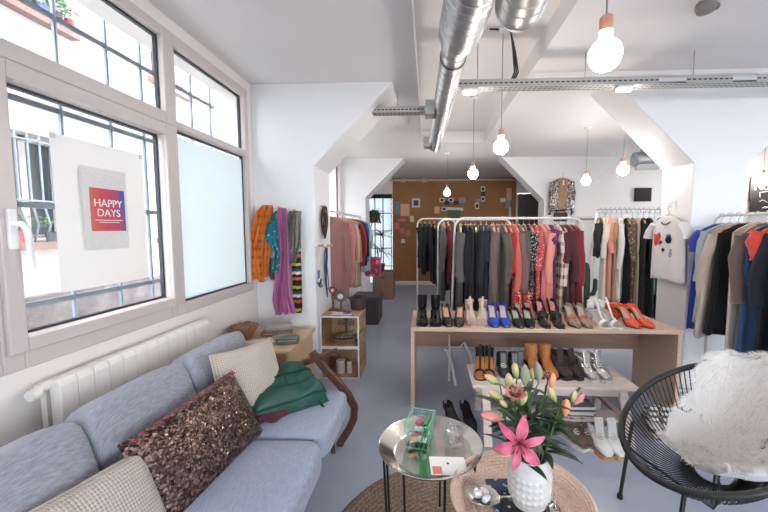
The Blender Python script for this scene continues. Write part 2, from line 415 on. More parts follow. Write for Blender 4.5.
for a, b in ys+[(16, 16)]:
    fc.box(fx-.4, fx, prev, a, -.2, 12)
    if a < 16:
        for z0, z1 in ((-.2, 1.35), (2.75, 4.35), (5.9, 12)): fc.box(fx-.4, fx, a, b, z0, z1)
    prev = b
fac = thing('facade_building', 'pale rendered building across the lane beyond the window bars', 'building', (0, 0, 0))
fc.build('rendered_wall', m_fac, fac, smooth=False)
MB().box(fx, fx+.16, -6, 16, 3.35, 3.5).box(fx, fx+.1, -6, 16, 3.5, 3.55).build('ledge', paint('ledge_stone', rgb(150, 146, 146), .9), fac, smooth=False)
def stone():
    t = NT('rubble_stone'); f = t.noise(3, 6, rough=.7)
    t.base(t.ramp(f, [(.3, rgb(74, 68, 70)), (.5, rgb(104, 96, 96)), (.7, rgb(128, 120, 117))])); t.set(Roughness=.95); t.bump(f, .6, .03); return t.m
MB().box(fx, fx+.12, -6, 16, -.2, .62).build('stone_base', stone(), fac, smooth=False)
m_sh = plain('pale_shutter', rgb(178, 184, 190), .7); m_dkwin = plain('dark_window', rgb(58, 66, 76), .2)
for a, b in wins:
    for z0, z1 in floors:
        MB().box(fx-.32, fx-.3, a, b, z0, z1).build('facade_pane', m_dkwin, fac, smooth=False)
        f2 = MB(); frame_ring(f2, a, b, z0, z1, (.07,)*4, fx-.3, fx-.22); f2.box(fx-.3, fx-.22, (a+b)/2-.04, (a+b)/2+.04, z0, z1)
        f2.build('facade_window_frame', m_frame, fac, smooth=False)
        g2 = MB()
        for k in range(7): y = lerp(a+.05, b-.05, k/6); g2.tube([(fx+.03, y, z0-.02), (fx+.1, y, z0+.2), (fx+.03, y, z0+.5), (fx+.03, y, z1 if z0 < 3 else z0+.75)], .012, 6)
        for z in (z0+.05, z0+.52, (z1-.1 if z0 < 3 else z0+.75)): g2.tube([(fx+.03, a, z), (fx+.03, b, z)], .014, 6)
        g2.build('window_guard', m_bar, fac)
        MB().box(fx-.02, fx+.14, a-.1, b+.1, z0-.12, z0-.02).build('window_ledge', MATS.get('shelf_dark') or plain('ledge_wood', rgb(120, 96, 88), .8), fac, smooth=False)
m_leaf_out = plain('pot_leaves', rgb(90, 135, 80), .8, var=.4, nscale=30)
def flower_pot(y, z, col, label, n):
    t = thing('flower_pot', label, 'flower pot', (fx+.08, y, z), 0, 'flower pots on the facade ledges')
    MB().lathe([(.0, 0), (.05, 0), (.07, .13), (.075, .13), (.06, .12), (0, .11)], 16).build('pot', plain('pot_'+col, dict(red=rgb(170, 70, 70), blue=rgb(80, 100, 160), dark=rgb(70, 72, 80))[col], .6), t)
    mb = MB(); rnd = random.Random(n)
    for k in range(40):
        a = rnd.uniform(0, 2*pi); r = rnd.uniform(.02, .14); zz = .14+rnd.uniform(0, .2)
        p = Vector((r*cos(a)*.7, r*sin(a), zz)); d = Vector((cos(a), sin(a), rnd.uniform(-.3, .8)))*.05
        s = Vector((-sin(a), cos(a), 0))*.018
        mb.add([p, p+d*.5+s, p+d, p+d*.5-s], [(0, 1, 2, 3)])
    mb.build('foliage', m_leaf_out, t, solid=.002)
for i, (y, z, col, lb) in enumerate(((4.2, 1.33, 'red', 'red flower pot with green leaves on the ledge behind the lower bars'), (4.55, 1.33, 'dark', 'dark flower pot beside the red one on the ledge across the lane'),
        (4.85, 4.33, 'dark', 'dark plant pot on the upper ledge seen through the transom'), (5.0, 4.33, 'red', 'red flower pot on the upper ledge between two other pots'), (4.68, 4.33, 'blue', 'blue flower pot at the end of the upper ledge'))):
    flower_pot(y, z, col, lb, i)
struct(MB().box(-5.6, XL-.3, -8, 18, -.25, -.1).build('ground_lane', paint('lane_paving', rgb(170, 168, 166), .9), smooth=False))
struct(MB().box(-9, 12, -14, YN-.2, -.25, -.1).build('street', paint('street_paving', rgb(150, 150, 150), .9), smooth=False))

# ------------------------------------------------------------------ light
wd = D.worlds.new('world'); S.world = wd; wd.use_nodes = True
nt = wd.node_tree; bg = nt.nodes['Background']
tc = nt.nodes.new('ShaderNodeTexCoord'); sx = nt.nodes.new('ShaderNodeSeparateXYZ'); rp = nt.nodes.new('ShaderNodeValToRGB')
nt.links.new(tc.outputs['Generated'], sx.inputs[0]); nt.links.new(sx.outputs[2], rp.inputs[0]); nt.links.new(rp.outputs[0], bg.inputs[0])
rp.color_ramp.elements[0].color = (.88, .94, 1, 1); rp.color_ramp.elements[1].color = (.9, .95, 1, 1)
bg.inputs[1].default_value = 9.0
def portal_light(loc, rot, sx, sy):
    l = D.lights.new('daylight_portal', 'AREA'); l.shape = 'RECTANGLE'; l.size = sx; l.size_y = sy; l.cycles.is_portal = True
    o = D.objects.new('daylight_portal', l); C.objects.link(o); o.location = loc; o.rotation_euler = rot
portal_light((XL-.1, 1.6, 1.84), (0, -pi/2, 0), 1.85, 3.3)
portal_light((XL-.1, 5.2, 1.84), (0, -pi/2, 0), 1.85, 2.75)
portal_light((XR+.12, 1.45, 1.78), (0, pi/2, 0), 1.7, .9)
portal_light((XR+.12, 6.1, 1.78), (0, pi/2, 0), 1.7, .5)
portal_light((1.9, YN-.12, 1.52), (pi/2, 0, 0), 3.4, 1.15)
S.view_settings.view_transform = 'Standard'; S.view_settings.look = 'None'; S.view_settings.exposure = 1.52; S.view_settings.gamma = 1
S.cycles.use_denoising = True
try: S.cycles.denoiser = 'OPENIMAGEDENOISE'
except Exception: pass
S.cycles.max_bounces = 10; S.cycles.diffuse_bounces = 6; S.cycles.transparent_max_bounces = 16
S.cycles.sample_clamp_indirect = 8; S.cycles.caustics_reflective = False; S.cycles.caustics_refractive = False
# ------------------------------------------------------------------ ceiling services
def galv():
    t = NT('galvanised_steel'); f = t.noise(9, 5); g = t.noise(60, 2)
    t.base(t.ramp(f, [(.3, rgb(172, 174, 175)), (.7, rgb(198, 199, 199))])); t.set(Metallic=.9)
    t.l(t.ramp(g, [(.3, (.3, .3, .3, 1)), (.7, (.42, .42, .42, 1))]), t.b.inputs['Roughness']); t.bump(f, .03, .002); return t.m
m_galv = galv()
m_steel = plain('steel', rgb(180, 180, 180), .3, 1)
def duct_rings(path, step=.055, ridge=.0026):
    """path: [(point, radius)...]; straight duct with raised spiral seams"""
    P = []; Rr = []
    for (a, ra), (b, rb) in zip(path, path[1:]):
        a = Vector(a); b = Vector(b); L = (b-a).length; n = max(1, int(L/step))
        for i in range(n):
            t = i/n; r = lerp(ra, rb, t); q = step/L
            for dt, dr in ((0, 0), (.05*step/L, ridge), (.11*step/L, ridge), (.16*step/L, 0)):
                P.append(a.lerp(b, t+dt)); Rr.append(r+dr)
    P.append(Vector(path[-1][0])); Rr.append(path[-1][1]); return P, Rr
dz = 2.60
t = thing('ventilation_duct', 'long spiral galvanised duct running down the ceiling and narrowing beyond the bulge', 'duct', (0, 0, 0))
P, Rr = duct_rings([((.25, .9, dz), .118), ((.175, 2.05, dz), .118)])
MB().tube(P, Rr, 72).build('wide_duct', m_galv, t, ang=9)
P, Rr = duct_rings([((.175, 2.05, dz), .118), ((.165, 2.17, dz), .09), ((.16, 2.24, dz), .08)], .2, 0)
MB().tube(P, Rr, 28).build('reducer', m_galv, t)
P, Rr = duct_rings([((.16, 2.24, dz), .08), ((.085, 4.75, dz), .08)], .1, .003)
MB().tube(P, Rr, 64).build('narrow_duct', m_galv, t, ang=9)
MB().tube([(.157, 2.33, dz), (.1565, 2.35, dz)], [.085, .085], 28).build('clamp', plain('dark_clamp', rgb(70, 70, 72), .4, .8), t)
for y in (3.3, 4.55):
    x = .13-(y-3.3)*.022
    bx = MB(); frame_ring(bx, y-.08, y+.08, dz-.07, dz+.05, (.006,)*4, x-.16, x-.055)
    bx.box(x-.075, x-.06, y-.08, y+.08, dz-.07, dz+.05)
    bx.build('air_outlet', m_galv, t, smooth=False)
for y in (1.5, 3.0, 4.4):
    MB().tube([(.15, y, dz+.07), (.15, y, ZC+.17)], .004, 6).build('hanger_rod', m_steel, t)
t = thing('exhaust_duct', 'short fat galvanised duct with a pale side collar above the room', 'duct', (0, 0, 0))
P, Rr = duct_rings([((.40, .9, 2.62), .12), ((.455, 1.84, 2.62), .12), ((.457, 1.87, 2.62), .124)], .07)
P.append(Vector((.459, 1.91, 2.62))); Rr.append(.11); P.append(Vector((.46, 1.925, 2.62))); Rr.append(.06)
MB().tube(P, Rr, 72).build('wide_duct', m_galv, t, ang=9)
MB().tube([(.49, 1.70, 2.66), (.64, 1.77, 2.69), (.65, 1.77, 2.69)], [.07, .07, .05], 24).build('side_collar', plain('pale_grey_plastic', rgb(205, 208, 208), .5), t)
for y in (1.2, 1.6): MB().tube([(.43, y, 2.73), (.43, y, ZC+.17)], .004, 6).build('hanger_rod', m_steel, t)
# cable trays
def tray_mat():
    t = NT('slotted_tray'); sp = t.n('ShaderNodeSeparateXYZ'); t.l(t.co(), sp.inputs[0])
    def fr(o, k):
        m = t.n('ShaderNodeMath', operation='MULTIPLY'); m.inputs[1].default_value = k; t.l(o, m.inputs[0])
        f = t.n('ShaderNodeMath', operation='FRACT'); t.l(m.outputs[0], f.inputs[0]); return f.outputs[0]
    A = t.ramp(fr(sp.outputs[0], 26), [(0, (1, 1, 1, 1)), (.65, (0, 0, 0, 1))], 'CONSTANT')
    B = t.ramp(fr(sp.outputs[1], 30), [(0, (1, 1, 1, 1)), (.35, (0, 0, 0, 1))], 'CONSTANT')
    Cc = t.ramp(fr(sp.outputs[2], 24), [(.45, (0, 0, 0, 1)), (.5, (1, 1, 1, 1)), (.75, (0, 0, 0, 1))], 'CONSTANT')
    ge = t.n('ShaderNodeNewGeometry'); sn = t.n('ShaderNodeSeparateXYZ'); t.l(ge.outputs['Normal'], sn.inputs[0])
    ab = t.n('ShaderNodeMath', operation='ABSOLUTE'); t.l(sn.outputs[2], ab.inputs[0])
    k = t.mix(1., A, t.mix(ab.outputs[0], Cc, B), 'MULTIPLY')
    t.base(t.mix(k, rgb(176, 174, 171), rgb(70, 68, 66))); t.set(Metallic=.55, Roughness=.45); return t.m
m_tray = tray_mat()
def cable_tray(label, x0, x1, y, z, gaps=(), rods=()):
    t = thing('cable_tray', label, 'cable tray', ((x0+x1)/2, y, z))
    mx = (x0+x1)/2
    b = MB().box(x0-mx, x1-mx, -.05, .05, 0, .002); segs = []; p = x0
    for a, c in list(gaps)+[(x1, x1)]: segs.append((p, a)); p = c
    for a, c in segs: b.box(a-mx, c-mx, -.052, -.05, 0, .055)
    b.box(x0-mx, x1-mx, .05, .052, 0, .055); b.build('tray_channel', m_tray, t, smooth=False)
    for x in rods: MB().tube([(x-mx, 0, .0), (x-mx, 0, ZC+(.17 if RX0 < x < RX1 else 0)-z)], .004, 6).build('hanger_rod', m_steel, t)
    cb = MB()
    for k in range(4): cb.tube([(lerp(x0, x1, i/12)-mx, -.03+.02*k+.006*sin(i*2+k), .012+.004*sin(i+k)) for i in range(13)], .006, 6)
    cb.build('cables', plain('black_cable', rgb(32, 32, 33), .6), t)
    return t
cable_tray('slotted steel cable tray between the window side haunch and the long duct', -.60, .0, 3.52, 2.625, rods=(-.3,))
tr = cable_tray('long slotted steel cable tray crossing under the ceiling in front of the shop side column', .22, 4.4, 2.84, 2.585, gaps=((1.72, 1.92), (2.25, 2.42)), rods=(.38, 1.2, 2.0, 3.0))
cb = MB()
for k in range(3):
    cb.tube([(.62+.012*k, 2.84, 2.6), (.66+.014*k, 2.82, 2.7), (.64+.008*k, 2.8, 2.85), (.62, 2.8, ZC+.15), (.5-.02*k, 2.8, ZC+.165)], .006, 6)
tag(cb.build('ceiling_cables', MATS['black_cable']), 'loop of black cables dropping from the ceiling onto the steel tray', 'cable')
m_white_em = glow('lamp_white', (1, .93, .86, 1), 4)
for (px, lb) in ((470, 'small white spotlight bar clipped under the cable tray beside the long duct'), (625, 'small white spotlight bar under the cable tray above the shop side haunch')):
    p = at(px, 92 if px < 500 else 88, Y=2.82)
    o = thing('spotlight', lb, 'light', (p.x, 2.83, 2.545))
    MB().box(-.06, .06, -.03, .03, .018, .04).build('lamp_body', plain('white_metal', rgb(235, 234, 232), .4), o, smooth=False, bevel=.005)
    MB().box(-.05, .05, -.024, .024, .006, .018).build('diffuser', m_white_em, o, smooth=False)
# pendants
m_copper = plain('copper', rgb(226, 168, 138), .3, .7, var=.05)
m_bulb = glow('bulb_glass', (1, .93, .86, 1), 40)
m_cord = plain('grey_cord', rgb(150, 145, 140), .7)
pend = [((605, 55), 'big near pendant globe bulb with a copper socket'), ((501, 147), 'pendant globe bulb hanging between the cable tray and the front clothes rail'),
        ((473, 174), 'small pendant globe bulb hanging above the middle of the front clothes rail'), ((447, 193), 'warm pendant bulb glowing against the cork board'),
        ((586, 181), 'pendant bulb hanging beside the sequin jacket'), ((623, 170), 'pendant bulb hanging between the sequin jacket and the white T-shirt'), ((763, 180), 'pendant bulb in front of the small chalkboard')]
for i, ((px, py), lb) in enumerate(pend):
    p = at(px, py, Z=2.14)
    zc = ZC+(.17 if RX0 < p.x < RX1 and p.y < RY else 0)
    o = thing('pendant_lamp', lb, 'lamp', (p.x, p.y, 2.14), 0, 'globe pendant lamps')
    MB().ball((0, 0, 0), .057, 24, 16).lathe([(.026, .05), (.02, .07), (.02, .082)], 20).build('bulb', m_bulb, o)
    MB().lathe([(.0, .085), (.021, .085), (.023, .082), (.023, .13), (.019, .136), (.0, .136)], 20).build('socket', m_copper, o)
    MB().tube([(0, 0, .13), (0, 0, zc-2.14-.02)], .0035, 6).build('cord', m_cord, o)
    MB().lathe([(.0, 0), (.05, 0), (.05, -.012), (.04, -.025), (0, -.025)], 20, (0, 0, zc-2.14)).build('ceiling_rose', MATS['white_metal'], o)
# grey fan unit, sprinkler-like device
p = at(650, 163, Y=5.8)
o = thing('air_unit', 'grey air unit fixed under the ceiling behind the shop side haunch', 'air unit', (p.x, 5.8, 2.48))
MB().tube([(-.25, 0, .12), (.2, 0, .12)], .11, 20).box(-.1, .1, -.12, .12, .2, .3).build('unit_body', m_galv, o)
MB().tube([(-.22, -.02, .0), (.12, -.02, .02)], .06, 16).build('pipe', MATS['pale_grey_plastic'], o)
MB().tube([(0, 0, .2), (0, 0, ZC-2.48)], .01).build('hanger_rod', m_steel, o)
p = at(706, 3, Z=ZC)
tag(MB().lathe([(.0, 0), (.05, 0), (.055, -.02), (.045, -.05), (0, -.055)], 20).ball((.06, 0, -.02), .02).build('smoke_detector', plain('grey_plastic', rgb(120, 115, 112), .5), loc=(p.x, p.y, ZC)), 'grey smoke detector on the ceiling above the shop side', 'smoke detector')

# ------------------------------------------------------------------ radiator, poster on the window
m_rad = plain('radiator_enamel', rgb(224, 219, 214), .35, var=.02, bump=.02)
t = thing('radiator', 'white ribbed radiator under the big window behind the sofa', 'radiator', (-1.575, 1.345, .3))
n = 13; L = 1.0
for i in range(n):
    y0 = i*L/n+.002; y1 = (i+1)*L/n-.002
    s = MB().box(-.005, .045, y0, y1, 0, .545)
    s.add([(-.005, y0, .545), (.045, y0, .545), (.035, y0, .568), (-.03, y0, .568), (-.045, y0, .545), (-.005, y1, .545), (.045, y1, .545), (.035, y1, .568), (-.03, y1, .568), (-.045, y1, .545)],
          [(0, 1, 2, 3, 4), (9, 8, 7, 6, 5), (1, 6, 7, 2), (2, 7, 8, 3), (3, 8, 9, 4), (0, 4, 9, 5)])
    s.build('section', m_rad, t, smooth=False, bevel=.004)
MB().tube([(-.02, -.03, .545), (-.02, L+.02, .545)], .021, 14).tube([(-.02, -.03, .03), (-.02, L+.02, .03)], .021, 14).build('header_pipe', m_rad, t)
MB().box(-.045, -.02, .0, L, .02, .54).build('back_fins', m_rad, t, smooth=False)
MB().tube([(-.02, -.03, .53), (-.02, -.06, .53)], [.026, .022], 12).build('valve', m_rad, t)
MB().box(-.08, -.045, .2, .25, .3, .34).box(-.08, -.045, .8, .85, .3, .34).build('wall_bracket', m_steel, t, smooth=False)

t = thing('window_poster', 'white paper sheet taped inside the big window pane showing a printed tote bag', 'poster', (-1.617, 1.455, 1.22))
m_paper = NT('white_paper'); m_paper.base(rgb(236, 232, 228)); m_paper.set(Roughness=.9)
_tl = m_paper.n('ShaderNodeBsdfTranslucent'); _tl.inputs[0].default_value = rgb(236, 230, 226); _mx = m_paper.n('ShaderNodeMixShader'); _mx.inputs[0].default_value = .1
m_paper.l(m_paper.b.outputs[0], _mx.inputs[1]); m_paper.l(_tl.outputs[0], _mx.inputs[2]); m_paper.l(_mx.outputs[0], m_paper.t.nodes['Material Output'].inputs[0]); m_paper = m_paper.m
def sheet(u, v):
    y = lerp(0, .485, u)-.035*sin(pi*v)*(1-u)*(0)+(.012*(1-v) if u > .5 else 0); z = lerp(0, .695, v)
    return (.012*sin(pi*u)*(1-v)+.004*sin(5*u+3*v), y, z+.02*(u-.5)*0)
MB().grid(sheet, 14, 14).build('sheet', m_paper, t)
m_tote = cloth('tote_print', rgb(224, 220, 217), var=.04)
YM = Matrix(((0, 0, 1, 0), (1, 0, 0, 0), (0, 1, 0, 0), (0, 0, 0, 1)))   # local x->Y, y->Z, z->X
def printed(y0, y1, z0, z1, x): return MB().box(x, x+.0012, y0, y1, z0, z1)
printed(.11, .35, .18, .575, .017).build('printed_bag', m_tote, t, smooth=False)
ph = NT('print_gradient'); sp = ph.n('ShaderNodeSeparateXYZ'); ph.l(ph.co(), sp.inputs[0])
md = ph.n('ShaderNodeMath', operation='MULTIPLY_ADD'); md.inputs[1].default_value = .12; ph.l(sp.outputs[2], md.inputs[0]); ph.l(sp.outputs[1], md.inputs[2])
wv = ph.n('ShaderNodeMath', operation='ADD'); ph.l(md.outputs[0], wv.inputs[0]); nz = ph.noise(9, 2); mm = ph.n('ShaderNodeMath', operation='MULTIPLY'); mm.inputs[1].default_value = .05; ph.l(nz, mm.inputs[0]); ph.l(mm.outputs[0], wv.inputs[1])
rm = ph.n('ShaderNodeMapRange'); rm.inputs[1].default_value = .2; rm.inputs[2].default_value = .46; ph.l(wv.outputs[0], rm.inputs[0])
ph.base(ph.ramp(rm.outputs[0], [(.0, rgb(206, 110, 100)), (.35, rgb(196, 78, 84)), (.6, rgb(176, 80, 110)), (.75, rgb(88, 84, 150)), (1, rgb(90, 110, 170))])); ph.set(Roughness=.8)
printed(.145, .335, .27, .478, .0185).build('colour_print', ph.m, t, smooth=False)
for body, z, sz in (('HAPPY', .405, .052), ('DAYS', .358, .052)):
    text_obj(body, sz, MATS['white_plastic'], t, Matrix.Translation((.0205, .24, z)) @ YM)
MB().box(.0195, .0205, .165, .315, .322, .325).box(.0195, .0205, .185, .295, .312, .315).build('printed_line', MATS['white_plastic'], t, smooth=False)
for y in (0, .465): MB().box(.004, .008, y, y+.02, .67, .695).build('tape', MATS['pale_grey_plastic'], t, smooth=False)

# ------------------------------------------------------------------ sofa
m_linen = linen('grey_blue_linen', rgb(168, 168, 177), rgb(118, 120, 134))
m_linen2 = linen('grey_blue_linen_seat', rgb(170, 177, 194), rgb(128, 138, 162))
m_walnut = wood('walnut', rgb(66, 42, 33), rgb(104, 68, 52), (22, 3, 22), .4)
def rounded(sx, sy, sz, r=.05, puff=.012, nx=10, ny=12, nz=6):
    """soft upholstered block, centred, with puffed faces"""
    mb = MB(); e = .22
    rings = []
    for k in range(nz*2+1):
        a = -pi/2+pi*k/(nz*2); zc = sin(a); cz = max(0, cos(a))**e; zz = (abs(zc)**(e))*(1 if zc >= 0 else -1)
        ring = []
        for j in range(48):
            th = 2*pi*j/48; cx = abs(cos(th))**e*(1 if cos(th) >= 0 else -1); sy_ = abs(sin(th))**e*(1 if sin(th) >= 0 else -1)
            ring.append((sx/2*cx*cz, sy/2*sy_*cz, sz/2*zz+puff*zz*(1-abs(cx*cz)**2)*(1-abs(sy_*cz)**2)))
        rings.append(ring)
    return rings
def block(sx, sy, sz, M, puff=.012, e=.22):
    mb = MB(); N = 13
    def f(u):  # superellipse-like parameter: dense near the edges
        return u
    # six-sided rounded block through a cube-sphere mapping
    def face(fn):
        vs = []
        for j in range(N):
            for i in range(N):
                a, b = -1+2*i/(N-1), -1+2*j/(N-1)
                x, y, z = fn(a, b)
                p = 8.0; L = (abs(x)**p+abs(y)**p+abs(z)**p)**(1/p)
                x, y, z = x/L, y/L, z/L
                q = puff*(1-min(1, max(abs(x), 0))**2)*(1-min(1, abs(y))**2)
                vs.append((sx/2*x, sy/2*y, sz/2*z+(q if z > .5 else 0)))
        fs = [(j*N+i, j*N+i+1, (j+1)*N+i+1, (j+1)*N+i) for j in range(N-1) for i in range(N-1)]
        mb.add(vs, fs, M)
    face(lambda a, b: (a, b, 1)); face(lambda a, b: (b, a, -1)); face(lambda a, b: (1, a, b)); face(lambda a, b: (-1, b, a)); face(lambda a, b: (a, -1, b) ); face(lambda a, b: (b, 1, a))
    return mb
def weld(o, d=.0008):
    import bmesh
    bm = bmesh.new(); bm.from_mesh(o.data); bmesh.ops.remove_doubles(bm, verts=bm.verts, dist=d); bmesh.ops.recalc_face_normals(bm, faces=bm.faces); bm.to_mesh(o.data); bm.free()
    for p in o.data.polygons: p.use_smooth = True
    o.data.set_sharp_from_angle(angle=R(80))
    return o
sofa = thing('sofa', 'grey blue linen sofa with a bent walnut arm along the window', 'sofa', (0, 0, 0))
ysec = [(.62, 1.155), (1.165, 1.695), (1.705, 2.25)]
for a, b in ysec:
    M = Matrix.Translation((-.86, (a+b)/2, .35)) @ Matrix.Rotation(R(-1.5), 4, 'Y')
    o = weld(block(.68, b-a, .155, M, .012).build('seat_cushion', m_linen2, sofa))
    # seam piping
for a, b in ysec:
    M = Matrix.Translation((-1.235, (a+b)/2+.0, .60)) @ Matrix.Rotation(R(-17), 4, 'Y') @ Matrix.Rotation(R(90), 4, 'Y')
    weld(block(.47, b-a, .15, M, .02).build('back_cushion', m_linen, sofa))
fr = MB().box(-1.24, -.6, .64, 2.23, .235, .27)
fr.build('seat_frame', m_walnut, sofa, smooth=False, bevel=.006)
for y in (.9, 1.95): MB().ribbon([(-1.17, y, .25), (-1.30, y, .5), (-1.385, y, .78)], .06, .025, (0, 1, 0)).build('back_brace', m_walnut, sofa)
for x, y in ((-.68, .75), (-.66, 2.2), (-1.2, .75), (-1.2, 2.18)):
    MB().tube([(x, y, .24), (x+(.03 if x > -1 else -.05), y+(.02 if y > 1 else -.02), 0)], [.024, .015], 12).build('leg', m_walnut, sofa)
ya = 2.3
MB().ribbon([(-1.35, ya, .40), (-1.2, ya, .45), (-1.05, ya, .50), (-.85, ya, .585), (-.62, ya, .672)], [.05, .06, .065, .065, .05], .03, (0, 1, 0)).build('arm_rest', m_walnut, sofa)
pts = [(-.79, .665), (-.75, .61), (-.685, .53), (-.61, .45), (-.54, .36), (-.50, .28), (-.505, .2), (-.54, .12), (-.59, .04), (-.61, 0)]
MB().ribbon([(x, ya, z) for x, z in pts], [.035]*10, .05, (0, 1, 0)).build('front_post', m_walnut, sofa, bevel=.006)
MB().ribbon([(-.98, ya, .52), (-.9, ya, .38), (-.84, ya, .27)], .05, .022, (0, 1, 0)).build('arm_strut', m_walnut, sofa)
MB().box(-1.2, -.7, 2.235, 2.275, .24, .27).build('arm_rail', m_walnut, sofa, smooth=False)

# cushions
def pillow(w, h, t, nu=22, nv=22, pinch=.09):
    """pillow in local X (width) - Z (height), thickness along Y, four drawn-out corners"""
    mb = MB()
    for s in (1, -1):
        def fn(u, v):
            a, b = 2*u-1, 2*v-1
            k = (1-a**2)*(1-b**2)
            ex = 1-pinch*(1-abs(b)**2)*abs(a)**3; ez = 1-pinch*(1-abs(a)**2)*abs(b)**3
            th = max(0, k)**.42*t/2*(1+.06*noise.noise(Vector((a*2, b*2, s*3+w*9))))
            return (w/2*a*ex, s*th, h/2*b*ez)
        mb.grid(fn, nu, nv)
    return mb
def knit():
    if 'cream_knit' in MATS: return MATS['cream_knit']
    t = NT('cream_knit'); w = t.n('ShaderNodeTexWave', wave_type='BANDS', bands_direction='X'); w.inputs['Scale'].default_value = 30; w.inputs['Distortion'].default_value = 1.2; w.inputs['Detail Scale'].default_value = 6
    w2 = t.n('ShaderNodeTexWave', wave_type='BANDS', bands_direction='Z'); w2.inputs['Scale'].default_value = 26; w2.inputs['Distortion'].default_value = 1
    t.l(t.co(), w.inputs[0]); t.l(t.co(), w2.inputs[0])
    k = t.mix(.5, w.outputs['Color'], w2.outputs['Color'])
    t.base(t.ramp(k, [(.1, rgb(160, 145, 134)), (.6, rgb(196, 184, 173))])); t.set(Roughness=.95, Sheen_Weight=.2); t.bump(k, .7, .006)
    MATS['cream_knit'] = t.m; return t.m
def face_mat(center, normal, up):
    """matrix taking pillow space (X right, -Y front, Z up) so that its front looks along normal"""
    n = Vector(normal).normalized(); u = Vector(up); u = (u-n*u.dot(n)).normalized(); x = u.cross(n).normalized()
    # front is -Y -> y axis = -n
    M = Matrix((x, -n, u)).transposed().to_4x4(); M.translation = Vector(center); return M
def put(o, M): o.matrix_world = M; return o
o = weld(pillow(.42, .46, .16, pinch=.06).build('cushion', knit())); put(o, face_mat((-1.02, 1.92, .605), (.88, -.36, .33), (-.26, .16, 1)))
tag(o, 'square cream knitted cushion leaning beside the green bag', 'cushion')
MB().tube([(-.2, 0, -.2), (0, 0, -.195), (.2, 0, -.2), (.195, 0, 0), (.2, 0, .2), (0, 0, .195), (-.2, 0, .2), (-.195, 0, 0)], .006, 6, loop=True).build('piping', plain('cream_piping', rgb(206, 196, 182), .9), o)
t = thing('cushion', 'long brown sequinned cushion with pink stitched edge in the middle of the sofa', 'cushion')
put(t, face_mat((-.99, 1.45, .575), (.86, -.12, .42), (-.36, .0, 1)))
m_seq = sequins('brown_sequins', rgb(58, 42, 38), rgb(92, 72, 66), 105, rgb(150, 124, 114))
weld(pillow(.62, .37, .13, pinch=.03).build('cover', m_seq, t))
# loose sequin discs give the sparkle
mb = MB(); rnd = random.Random(3)
for k in range(1300):
    a, b = rnd.uniform(-.96, .96), rnd.uniform(-.93, .93)
    th = max(0, (1-a*a)*(1-b*b))**.42*.065+.001
    ex = 1-.03*(1-b*b)*abs(a)**3; ez = 1-.09*(1-a*a)*abs(b)**3
    c0 = Vector((.30*a*ex, -th-.001, .18*b*ez)); nn = Vector((a*.25+rnd.uniform(-.45, .45), -1, b*.25+rnd.uniform(-.45, .45))).normalized()
    u = nn.orthogonal().normalized(); w = nn.cross(u); r = rnd.uniform(.0035, .0052)
    mb.add([c0+(u*cos(2*pi*j/7)+w*sin(2*pi*j/7))*r for j in range(7)], [tuple(range(7))])
mb.build('sequin_discs', plain('sequin_metal', rgb(140, 114, 104), .25, .9, var=.35, nscale=120, bump=0), t, smooth=False)
mb = MB()
for k in range(16):
    x = -.28+.56*k/15; mb.tube([(x, .012, .168+.004*abs(x)), (x+.012, -.004, .177), (x+.016, -.02, .166)], .0045, 5)
mb.build('pink_stitches', plain('pink_yarn', rgb(176, 52, 88), .9), t)
MB().tube([(-.29, 0, .178), (-.15, 0, .169), (0, 0, .166), (.15, 0, .169), (.29, 0, .178)], .005, 6).build('zip_edge', m_black, t)
o = weld(pillow(.46, .42, .17, pinch=.05).build('cushion', knit())); put(o, face_mat((-1.02, .955, .515), (.84, -.10, .46), (-.48, .16, 1)))
tag(o, 'cream knitted cushion at the near end of the sofa, cut by the photo edge', 'cushion')
MB().tube([(-.21, 0, -.2), (0, 0, -.195), (.21, 0, -.2), (.205, 0, 0), (.21, 0, .2), (0, 0, .195), (-.21, 0, .2), (-.205, 0, 0)], .006, 6, loop=True).build('piping', MATS['cream_piping'], o)

# green bag with burgundy scarf
m_green = plain('green_leather', rgb(24, 72, 60), .42, var=.25, nscale=7, bump=.25)
m_green_d = plain('dark_green_piping', rgb(12, 50, 42), .4)
bag = thing('leather_bag', 'dark green leather backpack lying on the sofa seat', 'bag', (-.885, 2.05, .44), R(38)); bag.scale = (1.22, 1.28, 1.35); bag.rotation_euler = (R(14), R(-4), R(38))
def bagfn(u, v, top):
    a, b = 2*u-1, 2*v-1; k = max(0, (1-a**8)*(1-b**6))
    zz = k**.5*(.105 if top else -.0)+(.02*noise.noise(Vector((a*1.6, b*1.8, 4))) if top else 0)*k
    return (.165*a*(1-.10*b)*(1+.03*b*b), .135*b*(1-.05*a*a), .02+zz+(.022*k*(b) if top else 0))
mb = MB(); mb.grid(lambda u, v: bagfn(u, v, True), 26, 22); mb.grid(lambda u, v: bagfn(u, v, False), 26, 22)
weld(mb.build('bag_body', m_green, bag))
def on_bag(a, b, dz=.004): p = Vector(bagfn((a+1)/2, (b+1)/2, True)); p.z += dz; return p
MB().tube([on_bag(-.9+1.8*i/20, .12) for i in range(21)], .004, 6).tube([on_bag(.05, -.85+1.75*i/20) for i in range(21)], .004, 6).tube([on_bag(-.88+1.76*i/20, -.72) for i in range(21)], .005, 6).build('seam', m_green_d, bag)
MB().grid(lambda u, v: tuple(on_bag(-.93+1.86*u, -.93+.5*v, .009+.004*sin(pi*v))), 16, 8).build('flap', m_green, bag, solid=.004)
MB().ribbon([(-.17, .05, .04), (-.215, .0, .1), (-.2, -.07, .125), (-.15, -.1, .09)], .035, .006, (.35, .9, 0)).build('handle_loop', m_green, bag, sub=1)
